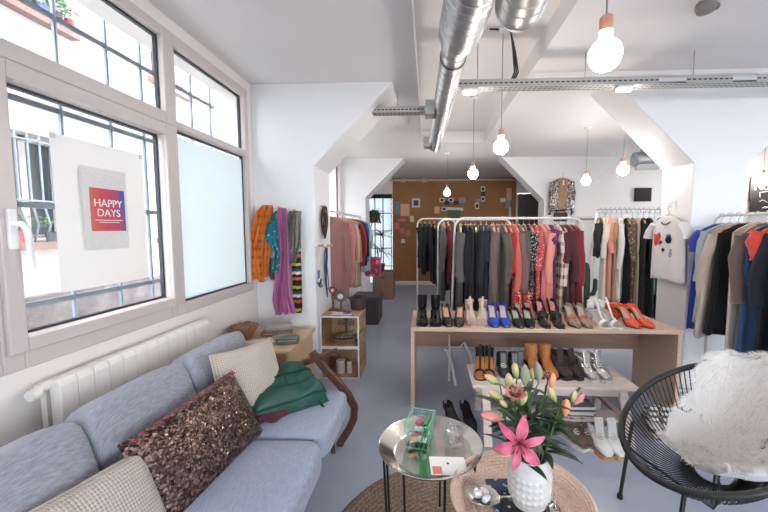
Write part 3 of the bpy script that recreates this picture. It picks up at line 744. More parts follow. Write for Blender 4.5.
MB().ribbon([(.12, -.14, .05), (.16, -.17, .02), (.1, -.18, .005), (0, -.165, .005), (-.1, -.15, .01)], .03, .006, (0, .4, 1)).build('shoulder_strap', m_green_d, bag, sub=1)
MB().box(.03, .07, -.131, -.126, .05, .056).build('buckle', m_steel, bag, smooth=False)
m_burg = cloth('burgundy_wool', rgb(84, 32, 46), weave=120, var=.3)
mb = MB()
ctl = [at(276, 360, Z=.53), at(262, 366, Z=.57), at(250, 378, Z=.56), at(244, 394, Z=.53), at(250, 409, Z=.49), at(262, 418, Z=.462), at(276, 417, Z=.456), at(288, 408, Z=.456)]
for i in range(29):
    u = i/28*(len(ctl)-1); k = min(len(ctl)-2, int(u)); path_ = ctl[k].lerp(ctl[k+1], u-k)
    path = (path if i else [])+[path_]
mb.tube(path, [.03+.007*sin(i*1.7) for i in range(29)], 12, flat=.8)
mb.build('scarf', m_burg, sub=1); tag(D.objects['scarf'], 'burgundy scarf coiled under the green bag', 'scarf')

# ------------------------------------------------------------------ small chest with purses, wooden crates
m_oak = wood('pale_oak', rgb(176, 146, 116), rgb(206, 178, 148), (3, 20, 20), .55)
m_ply = wood('plywood', rgb(158, 122, 92), rgb(186, 150, 116), (18, 3, 18), .6)
t = thing('side_table', 'pale wooden chest of drawers in the corner behind the sofa', 'chest', (-1.33, 2.78, 0))
MB().box(-.30, .31, -.30, .30, .575, .6).build('table_top', m_oak, t, smooth=False, bevel=.006)
MB().box(-.28, .29, -.27, .28, .06, .575).build('carcass', m_oak, t, smooth=False, bevel=.004)
for i in range(3):
    MB().box(-.265, .275, -.285, -.27, .08+.165*i, .08+.165*i+.155).build('drawer', m_ply, t, smooth=False, bevel=.004)
    MB().ball((0, -.295, .16+.165*i), .012).build('knob', m_walnut, t)
for x in (-.26, .27):
    for y in (-.25, .26): MB().box(x-.02, x+.02, y-.02, y+.02, 0, .06).build('leg', m_oak, t, smooth=False)
def clutch(label, x, y, z, rz, sx, sy, sz, mat, clasp=True):
    o = thing('clutch_purse', label, 'purse', (x, y, z), rz, 'purses on the corner chest')
    weld(block(sx, sy, sz, Matrix.Translation((0, 0, sz/2)), .008).build('purse_body', mat, o))
    MB().tube([(-sx/2*.8, -sy/2-.001, sz*.62), (sx/2*.8, -sy/2-.001, sz*.62)], .003, 6).build('clasp', m_steel, o)
clutch('glossy grey green box clutch at the corner of the chest top', -1.10, 2.66, .6, R(14), .17, .10, .055, plain('grey_green_patent', rgb(92, 98, 92), .2))
clutch('pale grey clutch purse stacked behind the glossy box clutch', -1.27, 2.88, .645, R(24), .22, .11, .05, plain('pale_grey_leather', rgb(150, 140, 132), .5))
clutch('brown flat purse under the pale grey clutch', -1.28, 2.87, .6, R(10), .24, .13, .042, plain('brown_suede', rgb(120, 98, 86), .8))
clutch('cream flat purse in front of the stacked clutches', -1.30, 2.62, .6, R(-8), .2, .1, .028, plain('cream_leather', rgb(190, 176, 162), .6))
clutch('beige folded purse between the cream purse and the box clutch', -1.19, 2.76, .6, R(30), .15, .08, .03, plain('beige_leather', rgb(168, 148, 132), .6))
o = thing('wicker_basket', 'brown wicker basket on the chest beside the wall', 'basket', (-1.515, 2.76, .6))
mb = MB()
for k in range(7): mb.tube([((.055+.011*k*.8)*cos(2*pi*j/22), (.055+.011*k*.8)*sin(2*pi*j/22)*1.2, .008+.015*k+.004*sin(j*pi)) for j in range(22)], .007, 6, loop=True)
mb.lathe([(0, .004), (.06, .004), (.1, .1), (.095, .1), (.055, .008)], 20).build('woven_body', wood('wicker', rgb(120, 84, 62), rgb(160, 120, 92), (30, 30, 8), .7), o)
mb = MB(); rnd = random.Random(5)
for k in range(12):
    a = rnd.uniform(0, 6); mb.tube([(.04*cos(a)+.05*cos(a+j*.7), .05*sin(a)+.05*sin(a+j*.7), .1+.01*rnd.random()+.01*sin(j)) for j in range(9)], .005, 5, loop=True)
mb.build('bead_strings', spots('bead_mix', rgb(150, 112, 92), rgb(196, 168, 146), 90, .3, rgb(80, 60, 56)), o)

def crate(label, z, d=.38):
    t = thing('display_crate', label, 'crate', (-.875, 3.38, z), 0, 'stacked display crates')
    W, Hh, k = .39, .318, .014
    MB().box(-W/2, W/2, 0, d, 0, k).box(-W/2, W/2, 0, d, Hh-k, Hh).box(-W/2, -W/2+k, 0, d, k, Hh-k).box(-W/2, W/2, d-k, d, k, Hh-k).build('box', m_ply, t, smooth=False)
    MB().box(W/2-k, W/2, 0, d, k, .1).box(W/2-k, W/2, 0, d, Hh-.05, Hh-k).box(W/2-k, W/2, 0, .03, k, Hh-k).box(W/2-k, W/2, d-.03, d, k, Hh-k).build('side_slats', m_ply, t, smooth=False)
    frame_rect = MB().box(-W/2, W/2, -.004, 0, 0, k).box(-W/2, W/2, -.004, 0, Hh-k, Hh).box(-W/2, -W/2+k, -.004, 0, k, Hh-k).box(W/2-k, W/2, -.004, 0, k, Hh-k)
    frame_rect.build('white_edge', plain('white_edge_paint', rgb(222, 218, 214), .5), t, smooth=False)
crate('lower wooden crate on the floor holding white jars', 0)
crate('upper wooden crate holding a basket of bracelets', .319)
def jar(label, x, y, z, r, h, mat):
    o = thing('candle_jar', label, 'jar', (x, y, z), 0, 'jars in the lower crate')
    MB().lathe([(0, 0), (r, 0), (r, h*.85), (r*.92, h*.9), (r*.92, h), (0, h)], 20).build('jar_body', mat, o)
    MB().lathe([(0, h), (r*1.0, h), (r*1.0, h+.014), (0, h+.014)], 20).build('lid', MATS['white_metal'], o)
m_cream = plain('cream_ceramic', rgb(206, 200, 192), .5)
jar('wide white candle jar in the lower crate', -.90, 3.50, .014, .045, .12, m_cream)
jar('slim white bottle beside the wide jar in the lower crate', -.81, 3.50, .014, .026, .1, m_cream)
o = thing('bracelet_basket', 'shallow basket full of grey bracelets inside the upper crate', 'basket', (-.86, 3.52, .333))
MB().lathe([(0, .004), (.1, .004), (.13, .06), (.124, .06), (.095, .01)], 24).build('basket_body', MATS['wicker'], o)
mb = MB(); rnd = random.Random(9)
for k in range(26):
    a = rnd.uniform(0, 6.28); r = rnd.uniform(.0, .085); cx, cy = r*cos(a), r*sin(a); tl = rnd.uniform(-.6, .6)
    mb.tube([(cx+.032*cos(j*pi/6), cy+.032*sin(j*pi/6), .05+.025*rnd.random()*0+.022*sin(j*pi/6+tl)*tl+.012) for j in range(12)], .005, 5, loop=True)
mb.build('bracelets', spots('bracelet_mix', rgb(120, 108, 104), rgb(196, 190, 186), 80, .3, rgb(70, 60, 60)), o, smooth=True); D.objects['bracelets']['kind'] = 'stuff'
o = thing('jewellery_dish', 'small tan shell dish at the open side of the upper crate', 'dish', (-.745, 3.66, .333))
mb = MB()
mb.lathe([(0, .005), (.05, .005), (.07, .04), (.065, .04), (.045, .01)], 18).tube([(-.06+.012*k, .02*sin(k*2.), .05+.015*sin(k)) for k in range(11)], .012, 6)
mb.build('dish_body', MATS['beige_leather'], o)
o = thing('necklace_stand', 'necklaces hanging on a small post inside the upper crate', 'necklace stand', (-.88, 3.68, .333))
MB().tube([(0, 0, 0), (0, 0, .25)], .008).tube([(-.08, 0, .25), (.09, 0, .25)], .007).build('post', m_walnut, o)
mb = MB()
for k in range(5): mb.tube([(-.07+.035*k+.014*cos(j*pi/5), -.01, .19+.06*sin(j*pi/5)*1.0) for j in range(10)], .005, 5, loop=True)
mb.build('necklaces', MATS['bracelet_mix'], o)
# on top of the crates
o = thing('paper_tray', 'white tray with a purple card on top of the crates', 'tray', (-.87, 3.47, .638))
MB().box(-.1, .1, -.05, .05, 0, .012).build('tray_body', m_cream, o, smooth=False, bevel=.004)
MB().box(.02, .09, -.045, .03, .012, .02).build('card', plain('purple_card', rgb(86, 84, 150), .6), o, smooth=False)
for px, py, r, lb, mt in ((333, 290, .045, 'smaller dark red round trinket clock with a white disc on the crates', rgb(110, 50, 56)), (341, 296, .065, 'bigger grey round trinket clock with a white disc on the crates', rgb(92, 84, 88))):
    p = at(px, py, Y=3.58 if r > .05 else 3.64)
    o = thing('trinket_clock', lb, 'clock', (p.x, p.y, p.z))
    Mx = Matrix.Rotation(R(90), 4, 'X')
    MB().lathe([(0, -.02), (r*.8, -.02), (r, 0), (r*.85, .02), (0, .02)], 24, M=Mx).build('rim', plain('clock_%d' % px, mt, .4), o)
    MB().lathe([(0, .021), (r*.42, .021), (r*.42, .026), (0, .026)], 20, M=Mx).build('disc', m_cream, o)
    MB().tube([(0, 0, -r*.9), (0, 0, .638-p.z)], .012).box(-.05, .05, -.03, .03, .638-p.z, .648-p.z).build('foot', m_walnut, o)
o = thing('dark_basket', 'dark woven basket standing at the back of the crates', 'basket', (-.75, 3.70, .638))
MB().lathe([(0, .004), (.075, .004), (.095, .13), (.088, .13), (.07, .01)], 22).build('basket_body', wood('dark_wicker', rgb(52, 40, 40), rgb(78, 62, 60), (30, 30, 8), .8), o)
MB().tube([(-.06, 0, .1), (-.03, .02, .15), (.03, -.02, .15), (.06, 0, .11)], .02).build('contents', m_burg, o)
# ------------------------------------------------------------------ clothes rails and garments
m_rack = plain('rack_white', rgb(222, 219, 216), .35)
m_hang = wood('hanger_wood', rgb(176, 126, 88), rgb(206, 156, 116), (30, 8, 30), .45)
m_hook = plain('hook_steel', rgb(190, 190, 190), .25, 1)
def hanger_mesh(ws):
    mb = MB(); pts = [(-ws*.94, 0, -.150), (-ws*.7, 0, -.119), (-ws*.3, 0, -.084), (0, 0, -.068), (ws*.3, 0, -.084), (ws*.7, 0, -.119), (ws*.94, 0, -.150)]
    return mb.ribbon(pts, [.016, .02, .022, .022, .022, .02, .016], .018, (0, 1, 0))
def hook_mesh():
    return MB().tube([(0, 0, -.075), (0, 0, -.035), (.014, 0, -.018), (.021, 0, 0), (.014, 0, .016), (0, 0, .0205), (-.014, 0, .015), (-.019, 0, .003)], .0026, 6)
def add_hanger(t, ws=.2):
    h = hanger_mesh(ws).build('hanger', m_hang, t); h['label'] = 'wooden hanger'
    hook_mesh().build('hook', m_hook, h)
GN = [0]
def garment(name, label, cat, mat, loc, rz, L, ws=.2, wh=.24, t=.03, sleeve=0, fold=.012, group=None, smat=None, hang=True, neck=.07, collar=False, waist=1.0, nfold=3, sr=.048):
    GN[0] += 1; rnd = random.Random(GN[0]*17+3)
    o = thing(name, label, cat, loc, rz, group)
    ws *= rnd.uniform(.92, 1.06); sd = rnd.uniform(-.008, .03)
    prof = [(0, (-.072, neck*.8, t*.7)), (.06, (-.085, neck*1.3, t*.85)), (.14, (-.115-sd*.5, ws*.8, t*.9)), (.2, (-.14-sd, ws, t*.85)), (.28, (-.2, ws*1.0, t)), (.5, (-.2-(L-.2)*.3, lerp(ws, wh, .4)*waist, t)), (1., (-L, wh, t*1.25))]
    NV, NU = 22, 30; rings = []; ph = rnd.uniform(0, 6); ph2 = rnd.uniform(0, 6); sway = rnd.uniform(-.012, .012)
    for i in range(NV):
        v = i/(NV-1)
        for (a, A), (b, B) in zip(prof, prof[1:]):
            if v <= b: k = (v-a)/(b-a); z, w, th = (lerp(A[q], B[q], k) for q in range(3)); break
        am = fold*smooth((v-.15)/.6)*(1+.4*v)
        ring = []
        for j in range(NU):
            a = 2*pi*j/NU; x = w*abs(cos(a))**.75*(1 if cos(a) >= 0 else -1); y = th*abs(sin(a))**.8*(1 if sin(a) >= 0 else -1)
            y += am*(sin(nfold*pi*x/max(w, .01)+ph+v*.8)+.5*sin(2.3*nfold*pi*x/max(w, .01)+ph2)); x += am*.6*sin(a*2+ph2+v*2)+sway*v
            zz = z + (am*.5*sin(5*a+ph) if i == NV-1 else 0)
            if i == NV-1: zz -= .01*sin(3*a+ph2)
            ring.append((x, y, zz))
        rings.append(ring)
    b = MB().loft(rings, cap0=False, cap1=False)
    # inner hem face
    b.build('body', mat, o, solid=.003)
    if sleeve:
        for s in (-1, 1):
            pts = []; rr = []
            n = 10; yo = rnd.uniform(-.02, .025)
            for i in range(n):
                u = i/(n-1)
                pts.append((s*(ws-.02+.045*smooth(u*2.5)+.012*sin(u*3+ph)), yo*u+.012*sin(u*5+ph2), -.14-sd-sleeve*u)); rr.append(lerp(sr, sr*.72, u)*(1+.08*sin(u*17+ph)))
            MB().tube(pts, rr, 12, flat=.8).build('sleeve', smat or mat, o)
    if collar:
        MB().tube([(-neck, 0, -.085), (-neck*.6, -t, -.07), (0, -t*1.2, -.095), (neck*.6, -t, -.07), (neck, 0, -.085), (neck*.6, t, -.06), (-neck*.6, t, -.06)], .014, 8, loop=True).build('collar', smat or mat, o)
    if hang: add_hanger(o, ws)
    return o
def rail_rack(label, x0, x1, y, z, feet=True, r=.0125, lean=0.0):
    t = thing('clothes_rack', label, 'clothes rack', (x0, y, 0)); w = x1-x0; cr = .1
    arc0 = [(cr-cr*sin(a), 0, z-cr+cr*cos(a)) for a in [pi/2*k/6 for k in range(7)]][::-1]
    arc1 = [(w-cr+cr*sin(a), 0, z-cr+cr*cos(a)) for a in [pi/2*k/6 for k in range(7)]]
    MB().tube([(0-lean, 0, .03)]+arc0+arc1+[(w+lean, 0, .03)], r, 12).build('frame_tube', m_rack, t)
    for x in (-lean, w+lean): MB().tube([(x, -.24, .03), (x, .24, .03)], r, 10).build('foot_bar', m_rack, t)
    MB().tube([(-lean*.9, 0, .16), (w+lean*.9, 0, .16)], r*.8, 10).build('cross_bar', m_rack, t)
    return t
F = cloth
K = dict(
 black=F('black_cloth', rgb(16, 15, 18), sheen=.03), black2=spots('black_print', rgb(20, 20, 23), rgb(88, 86, 90), 45, .18), navy=F('navy_cloth', rgb(25, 28, 42), sheen=.05), teal=F('teal_cloth', rgb(26, 32, 36), sheen=.05),
 charcoal=F('charcoal_cloth', rgb(34, 33, 36), sheen=.05), grey=F('grey_cloth', rgb(84, 82, 82)), taupe=F('taupe_cloth', rgb(106, 90, 88)), brown=F('brown_cloth', rgb(86, 62, 54)),
 greygreen=F('grey_green_cloth', rgb(84, 81, 72)), red=F('red_cloth', rgb(158, 36, 42)), coral=F('coral_cloth', rgb(200, 100, 88)), mauve=F('mauve_cloth', rgb(120, 88, 88)),
 pattern=spots('black_white_print', rgb(46, 44, 46), rgb(206, 200, 194), 60, .3), redpat=spots('red_floral', rgb(186, 74, 76), rgb(230, 190, 178), 50, .3, rgb(70, 40, 44)), pink=F('dusty_pink_cloth', rgb(206, 116, 122)),
 salmon=F('salmon_cloth', rgb(222, 142, 122)), purple=spots('purple_print', rgb(64, 44, 92), rgb(150, 50, 70), 30, .35), plaidw=plaid('white_red_plaid', rgb(206, 190, 180), [rgb(150, 60, 60), rgb(60, 50, 60)], 14, 9),
 burg=F('burgundy_cloth', rgb(76, 28, 38)), crimson=F('crimson_cloth', rgb(124, 24, 48)), lav=F('lavender_cloth', rgb(122, 112, 170)), cream=F('cream_cloth', rgb(216, 206, 194)), white=F('white_cloth', rgb(228, 226, 224)),
 beige=F('beige_cloth', rgb(186, 172, 160)), tan=F('tan_cloth', rgb(166, 128, 102)), floral=spots('dark_floral', rgb(90, 76, 66), rgb(176, 96, 82), 34, .32, rgb(190, 176, 150)), green=spots('green_lace', rgb(58, 116, 98), rgb(36, 84, 70), 70, .3),
 royal=F('royal_blue_cloth', rgb(36, 58, 150)), pale=F('pale_teal_cloth', rgb(162, 176, 176)), denim=F('denim_cloth', rgb(52, 82, 118)), orange=F('orange_red_cloth', rgb(214, 72, 54)), rose=F('rose_brown_cloth', rgb(150, 106, 100)),
 mint=F('mint_cloth', rgb(150, 186, 170)), stripe=stripes('grey_stripes', [rgb(210, 205, 200), rgb(90, 88, 90)], 30), blue=F('bright_blue_cloth', rgb(44, 84, 160)), camel=F('camel_cloth', rgb(170, 132, 100)))
H90 = R(90)
# front rail
yr = 3.80; zr = 1.615
rail_rack('white front clothes rail right behind the wooden bench table', .29, 1.64, yr, zr, lean=.04)
front = [ # label, material, length, sleeve, hem width, thickness
 ('thin grey cardigan hanging first on the front rail beside its curved corner', 'grey', 1.0, .5, .2, .02), ('black long coat hanging second on the front rail', 'black', 1.15, .55, .23, .03), ('charcoal dress hanging between two black garments on the front rail', 'charcoal', 1.1, 0, .22, .026),
 ('black dress hanging fourth on the front rail, beside the charcoal dress', 'black', 1.18, 0, .22, .028), ('dark teal jacket hanging among the black clothes of the front rail', 'teal', 1.05, .55, .22, .03), ('navy dress hanging between the teal jacket and the taupe coat', 'navy', 1.12, .3, .22, .026),
 ('long taupe coat widening to its hem on the front rail', 'taupe', 1.16, .62, .28, .036), ('dark brown dress next to the long taupe coat', 'brown', 1.08, 0, .21, .022), ('grey green shirt dress next to the dark brown dress', 'greygreen', 1.05, .5, .22, .024),
 ('bright red blouse squeezed beside the coral coat', 'red', .62, .4, .2, .024), ('coral pink long coat in the middle of the front rail', 'coral', 1.02, .6, .25, .034), ('mauve brown coat next to the coral pink coat', 'mauve', 1.08, .6, .23, .03),
 ('grey green long cardigan next to the mauve brown coat', 'greygreen', 1.12, .58, .22, .026), ('black and white dotted dress on the front rail', 'pattern', 1.08, .3, .23, .03), ('red floral blouse beside the dotted dress', 'redpat', .95, .4, .21, .024),
 ('dusty pink dress beside the red floral blouse', 'pink', 1.1, 0, .22, .026), ('salmon long blouse on the front rail', 'salmon', 1.05, .5, .22, .028), ('purple and red printed dress beside the salmon blouse', 'purple', 1.12, .3, .22, .028),
 ('white and red checked shirt on the front rail', 'plaidw', 1.0, .55, .22, .024), ('dark burgundy dress next to the checked shirt', 'burg', 1.1, .3, .22, .028), ('burgundy wrap dress, last but one on the front rail', 'burg', 1.15, .5, .23, .03), ('crimson velvet dress hanging last on the front rail', 'crimson', 1.12, .55, .24, .034)]
for i, (lb, m, L, sl, wh, th) in enumerate(front):
    x = .345+i*(1.18/(len(front)-1))
    garment('hanging_garment', lb, 'garment', K[m], (x, yr, zr), H90+R(random.uniform(-7, 7)), L, .2+random.uniform(-.012, .012), wh, th*.85, sl, .013, 'clothes on the front rail')
# middle rail
yr2 = 4.5
rail_rack('white clothes rail standing behind the front rail', .13, 1.05, yr2, 1.62)
mid = [('light grey jersey at the open end of the middle rail', 'grey', 1.0, .5), ('crimson blouse near the open end of the middle rail', 'crimson', .8, .5), ('black dress next to the crimson blouse on the middle rail', 'black', 1.15, 0), ('black printed dress on the middle rail', 'black2', 1.1, .3),
       ('lavender top on the middle rail', 'lav', .75, .4), ('charcoal coat on the middle rail beside the lavender top', 'charcoal', 1.1, .55), ('white blouse on the middle rail behind the front rail corner', 'cream', .7, .4), ('navy coat on the middle rail behind the black coats', 'navy', 1.1, .55),
       ('red dress on the middle rail behind the taupe coat', 'red', 1.0, 0), ('tan jacket on the middle rail behind the coral coat', 'tan', .9, .5), ('black coat hanging last on the middle rail', 'black', 1.1, .55)]
for i, (lb, m, L, sl) in enumerate(mid):
    garment('hanging_garment', lb, 'garment', K[m], (.185+i*.08, yr2, 1.62), H90+R(random.uniform(-8, 8)), L, .2, .22, .026, sl, .01, 'clothes on the middle rail')
# far rail by the cork wall
yr3 = 5.5
rail_rack('white clothes rail farthest back in front of the cork board', -.165, .42, yr3, 1.66)
far = [('grey black blouse at the end of the far dark rail', 'charcoal', .75, .45), ('black jacket on the far rail next to the grey black blouse', 'black', .85, .5), ('navy jacket on the far rail', 'navy', .8, .5), ('dark teal dress on the far rail', 'teal', 1.0, 0), ('black dress in the middle of the far rail', 'black', 1.05, .3),
       ('bright blue top peeping out on the far rail', 'blue', 1.1, 0), ('black coat last on the far rail', 'black', 1.1, .55)]
for i, (lb, m, L, sl) in enumerate(far):
    garment('hanging_garment', lb, 'garment', K[m], (-.12+i*.072, yr3, 1.66), H90+R(random.uniform(-8, 8)), L, .2, .22, .026, sl, .01, 'dark clothes on the far rail')
# rail on the shop side, near
yr4 = 2.95; z4 = 1.615; xr4 = 2.52
t = thing('clothes_rack', 'white clothes rail full of colourful clothes beside the shop side column', 'clothes rack', (xr4, 1.75, 0))
MB().tube([(0, 0, .02), (0, 0, z4-.05), (0, .04, z4), (0, 1.40, z4), (0, 1.45, z4-.03), (0, 1.47, z4-.1), (0, 1.47, .02)], .0125, 12).build('frame_tube', m_rack, t)
for y in (0, 1.47): MB().tube([(-.22, y, .02), (.25, y, .02)], .0125, 10).build('foot_bar', m_rack, t)
side = [('royal blue short sleeved dress hanging first beside the column', 'royal', .98, .16, .26, .03), ('pale teal blouse dress next to the royal blue dress', 'pale', .92, .42, .26, .03), ('beige grey flared coat on the side rail', 'beige', 1.0, .5, .32, .036), ('black sleeveless dress in front of the beige coat', 'black', .96, 0, .28, .034),
 ('long cream skirt piece behind the black sleeveless dress', 'cream', 1.12, 0, .22, .02), ('taupe jacket next to the black sleeveless dress', 'taupe', .62, .5, .23, .03), ('denim dungarees on the side rail', 'denim', 1.2, 0, .2, .028), ('orange red blouse on the side rail', 'orange', .52, .2, .24, .03),
 ('navy black coat behind the orange red blouse', 'navy', 1.15, .5, .25, .034), ('red skirt dress low on the side rail', 'red', 1.1, 0, .26, .028), ('chunky pink grey knitted jumper on the side rail', 'knit', .52, .45, .26, .05), ('cream wrap coat on the side rail beside the chunky jumper', 'cream', .82, .5, .3, .04),
 ('grey striped top on the side rail', 'stripe', .55, .4, .24, .03), ('white shirt at the photo edge of the side rail', 'white', .75, .55, .25, .03), ('black trousers behind the white shirt', 'black', 1.1, 0, .2, .03), ('teal blue dress partly cut by the photo edge', 'teal', 1.0, .3, .25, .03)]
def chunky():
    return spots('chunky_knit', rgb(206, 176, 168), rgb(170, 128, 124), 28, .4, rgb(190, 186, 180))
K['knit'] = chunky()
for i, (lb, m, L, sl, wh, th) in enumerate(side):
    garment('hanging_garment', lb, 'garment', K[m], (xr4, 3.14-i*.082, z4), R(random.uniform(-9, 9)), L, .21, wh, th, sl, .014, 'clothes on the shop side rail', nfold=2.5, sr=.055)
# rail in the back bay
yr5 = 5.0; z5 = 1.72
t = thing('clothes_rack', 'metal clothes rail with a row of spare hangers in the back bay', 'clothes rack', (2.34, yr5, 0))
MB().tube([(-.1, -.12, .02), (.0, 0, z5), (.9, 0, z5), (1.0, -.12, .02)], .012, 10).build('frame_tube', m_rack, t)
MB().tube([(-.1, .24, .02), (.0, 0, z5)], .012, 10).build('rear_leg', m_rack, t)
MB().tube([(0, 0, z5+.05), (.9, 0, z5+.05)], .006, 8).build('upper_rod', m_steel, t)
for k in range(14):
    MB().tube([(.03+.064*k, 0, z5+.05), (.04+.064*k, -.03, z5+.075), (.05+.064*k, -.05, z5+.03), (.045+.064*k, -.06, z5-.0)], .005, 6).build('spare_hook', m_steel, t)
bay = [('grey blouse hanging first in the back bay', 'charcoal', .6, .35, .21), ('cream long dress in the back bay beside the grey blouse', 'cream', 1.35, .45, .24), ('salmon pink blouse between cream dresses in the back bay', 'salmon', 1.2, .4, .2), ('brown dress in the back bay', 'tan', 1.35, .3, .22),
 ('white long shirt in the back bay', 'white', 1.2, .6, .25), ('black dress next to the white long shirt', 'black', 1.4, 0, .22), ('dark floral blouse in the back bay', 'floral', 1.3, .5, .24), ('beige dress behind the dark floral blouse', 'beige', 1.4, 0, .2), ('black wide coat in the back bay', 'black', 1.4, .6, .27),
 ('black printed kimono coat, widest garment of the back bay', 'black2', 1.5, .6, .3), ('white blouse between the black coat and the green dress', 'white', 1.1, .55, .22), ('green lace dress hanging last in the back bay', 'green', 1.5, 0, .27)]
for i, (lb, m, L, sl, wh) in enumerate(bay):
    garment('hanging_garment', lb, 'garment', K[m], (2.38+i*.074, yr5, z5), H90+R(-22+random.uniform(-8, 8)), L, .21, wh, .03, sl, .012, 'clothes in the back bay')
# rail along the window wall
t = thing('clothes_rack', 'metal clothes rail running along the window wall behind the crates', 'clothes rack', (-1.27, 4.35, 0))
MB().tube([(0, 0, .02), (0, 0, 1.70), (0, .03, 1.73), (0, 2.2, 1.73), (0, 2.23, 1.70), (0, 2.23, .02)], .0125, 10).build('frame_tube', m_rack, t)
for y in (0, 2.23): MB().tube([(-.24, y, .02), (.24, y, .02)], .0125, 10).build('foot_bar', m_rack, t)
left = [('brown long coat hanging first on the window side rail', 'rose', 1.12, .62, .26, .04), ('rose brown wool coat on the window side rail', 'rose', 1.0, .6, .27, .045), ('dusty pink coat next to the rose brown coat', 'pink', 1.02, .55, .24, .034), ('camel jacket next to the dusty pink coat', 'camel', .8, .55, .24, .04),
 ('beige coat beside the camel jacket', 'beige', 1.05, .55, .24, .034), ('camel long coat in the middle of the window side rail', 'camel', 1.12, .6, .25, .036), ('black dress between the camel and red clothes', 'black', 1.1, 0, .22, .03), ('red jumper on the window side rail', 'red', .85, .5, .23, .034), ('dark blue jacket on the window side rail', 'navy', .85, .55, .23, .034),
 ('bright blue blouse on the window side rail', 'blue', .8, .4, .22, .03), ('mint dress near the end of the window side rail', 'mint', 1.0, .3, .23, .03), ('pale mint blouse hanging last on the window side rail', 'mint', .75, .45, .22, .03)]
for i, (lb, m, L, sl, wh, th) in enumerate(left):
    garment('hanging_garment', lb, 'garment', K[m], (-1.27, 4.42+i*.185, 1.73), R(random.uniform(-8, 8)), L, .21, wh, th, sl, .012, 'clothes on the window side rail')
# white T-shirt with patches on the column, sequin jacket on the centre column
m_tee = cloth('white_jersey', rgb(226, 224, 223), var=.03)
tee = garment('t_shirt', 'white T-shirt with sewn patches hanging on the side of the shop side column', 'T-shirt', m_tee, (2.32, 3.50, 1.70), R(90), .70, .215, .235, .022, 0, .006, None, nfold=2)
for s in (-1, 1): MB().tube([(s*.19, 0, -.15), (s*.255, -.0, -.22), (s*.285, -.005, -.29)], [.055, .06, .066], 14, flat=.45).build('sleeve', m_tee, tee)
def patch(name, label, x, z, poly, mat, k=1, th=.004):
    M = Matrix.Translation((x, .030, z)) @ Matrix.Rotation(R(90), 4, 'X')
    o = MB().prism([(px*k, py*k) for px, py in poly], th, M).build(name, mat, tee, smooth=False); o['label'] = label; return o
def blob(n, r, w=1): return [(r*w*cos(2*pi*i/n), r*sin(2*pi*i/n)) for i in range(n)]
m_redp = plain('red_patch', rgb(214, 58, 40), .6); m_blkp = plain('black_patch', rgb(24, 24, 28), .6); m_blup = plain('blue_patch', rgb(70, 130, 180), .6); m_gryp = plain('grey_patch', rgb(150, 150, 156), .5)
sx = 1
patch('patch', 'red ragged patch', .115, -.30, [(-.05, -.06), (-.02, -.045), (.02, -.07), (.045, -.03), (.04, .02), (.055, .05), (.01, .045), (-.03, .07), (-.05, .03), (-.035, -.01)], m_redp)
patch('patch', 'black oval patch', -.05, -.30, blob(16, .038, 1.1), m_blkp); patch('patch', 'white eye on the black patch', -.045, -.305, blob(12, .018, 1.3), m_tee, 1, .006); patch('patch', 'blue brim of the black patch', -.045, -.262, blob(12, .014, 2.4), m_blup, 1, .006)
patch('patch', 'black heart patch', .02, -.405, [(0, -.022), (.02, .0), (.02, .014), (.009, .02), (0, .011), (-.009, .02), (-.02, .014), (-.02, 0)], m_blkp)
patch('patch', 'grey padlock patch', -.09, -.43, [(-.022, -.03), (0, -.04), (.022, -.03), (.026, .0), (.015, .012), (.015, .04), (.006, .045), (-.006, .045), (-.015, .04), (-.015, .012), (-.026, 0)], m_gryp)
patch('patch', 'small black dot patch', .055, -.33, blob(12, .017), m_blkp)
MB().tube([(.1-.012+.016*cos(a*.6283), .028, -.60+.016*sin(a*.6283)) for a in range(10)], .003, 5, loop=True).build('patch', m_redp, tee)
MB().tube([(.06-.012*i, .03+.004*sin(i), -.135-.022*sin(pi*i/10)) for i in range(11)], .007, 6).build('necklace', MATS['bracelet_mix'], tee)
pg = thing('wall_hook', 'small white hook on the column above the T-shirt', 'hook', (2.378, 3.50, 1.72))
MB().box(-.004, 0, -.012, .012, -.03, .05).tube([(-.004, 0, .04), (-.06, 0, .02), (-.066, 0, .0), (-.058, 0, -.008)], .004, 6).build('hook_wire', m_rack, pg)
m_sj = sequins('silver_sequins', rgb(70, 66, 66), rgb(120, 112, 110), 70, rgb(210, 204, 200))
jk = garment('sequin_jacket', 'grey sequin jacket hanging high on the far centre column', 'jacket', m_sj, (2.46, 6.62, 2.50), 0, .66, .2, .21, .04, .6, .01, None)
MB().box(-.07, .07, -.056, -.046, -.64, -.08).build('lining', K['camel'], jk, smooth=False)
MB().box(-.012, .012, -.06, -.056, -.2, -.12).build('price_tag', K['white'], jk, smooth=False)
o = thing('hanging_bag', 'small dark brown bag hanging below the sequin jacket', 'bag', (2.46, 6.66, 1.72))
weld(block(.24, .08, .16, Matrix.Translation((0, 0, 0)), .008).build('bag_body', plain('dark_brown_leather', rgb(58, 42, 36), .5), o))
MB().tube([(-.1, 0, .06), (-.06, -.01, .13), (.06, -.01, .13), (.1, 0, .06)], .007).build('handle', MATS['dark_brown_leather'], o)

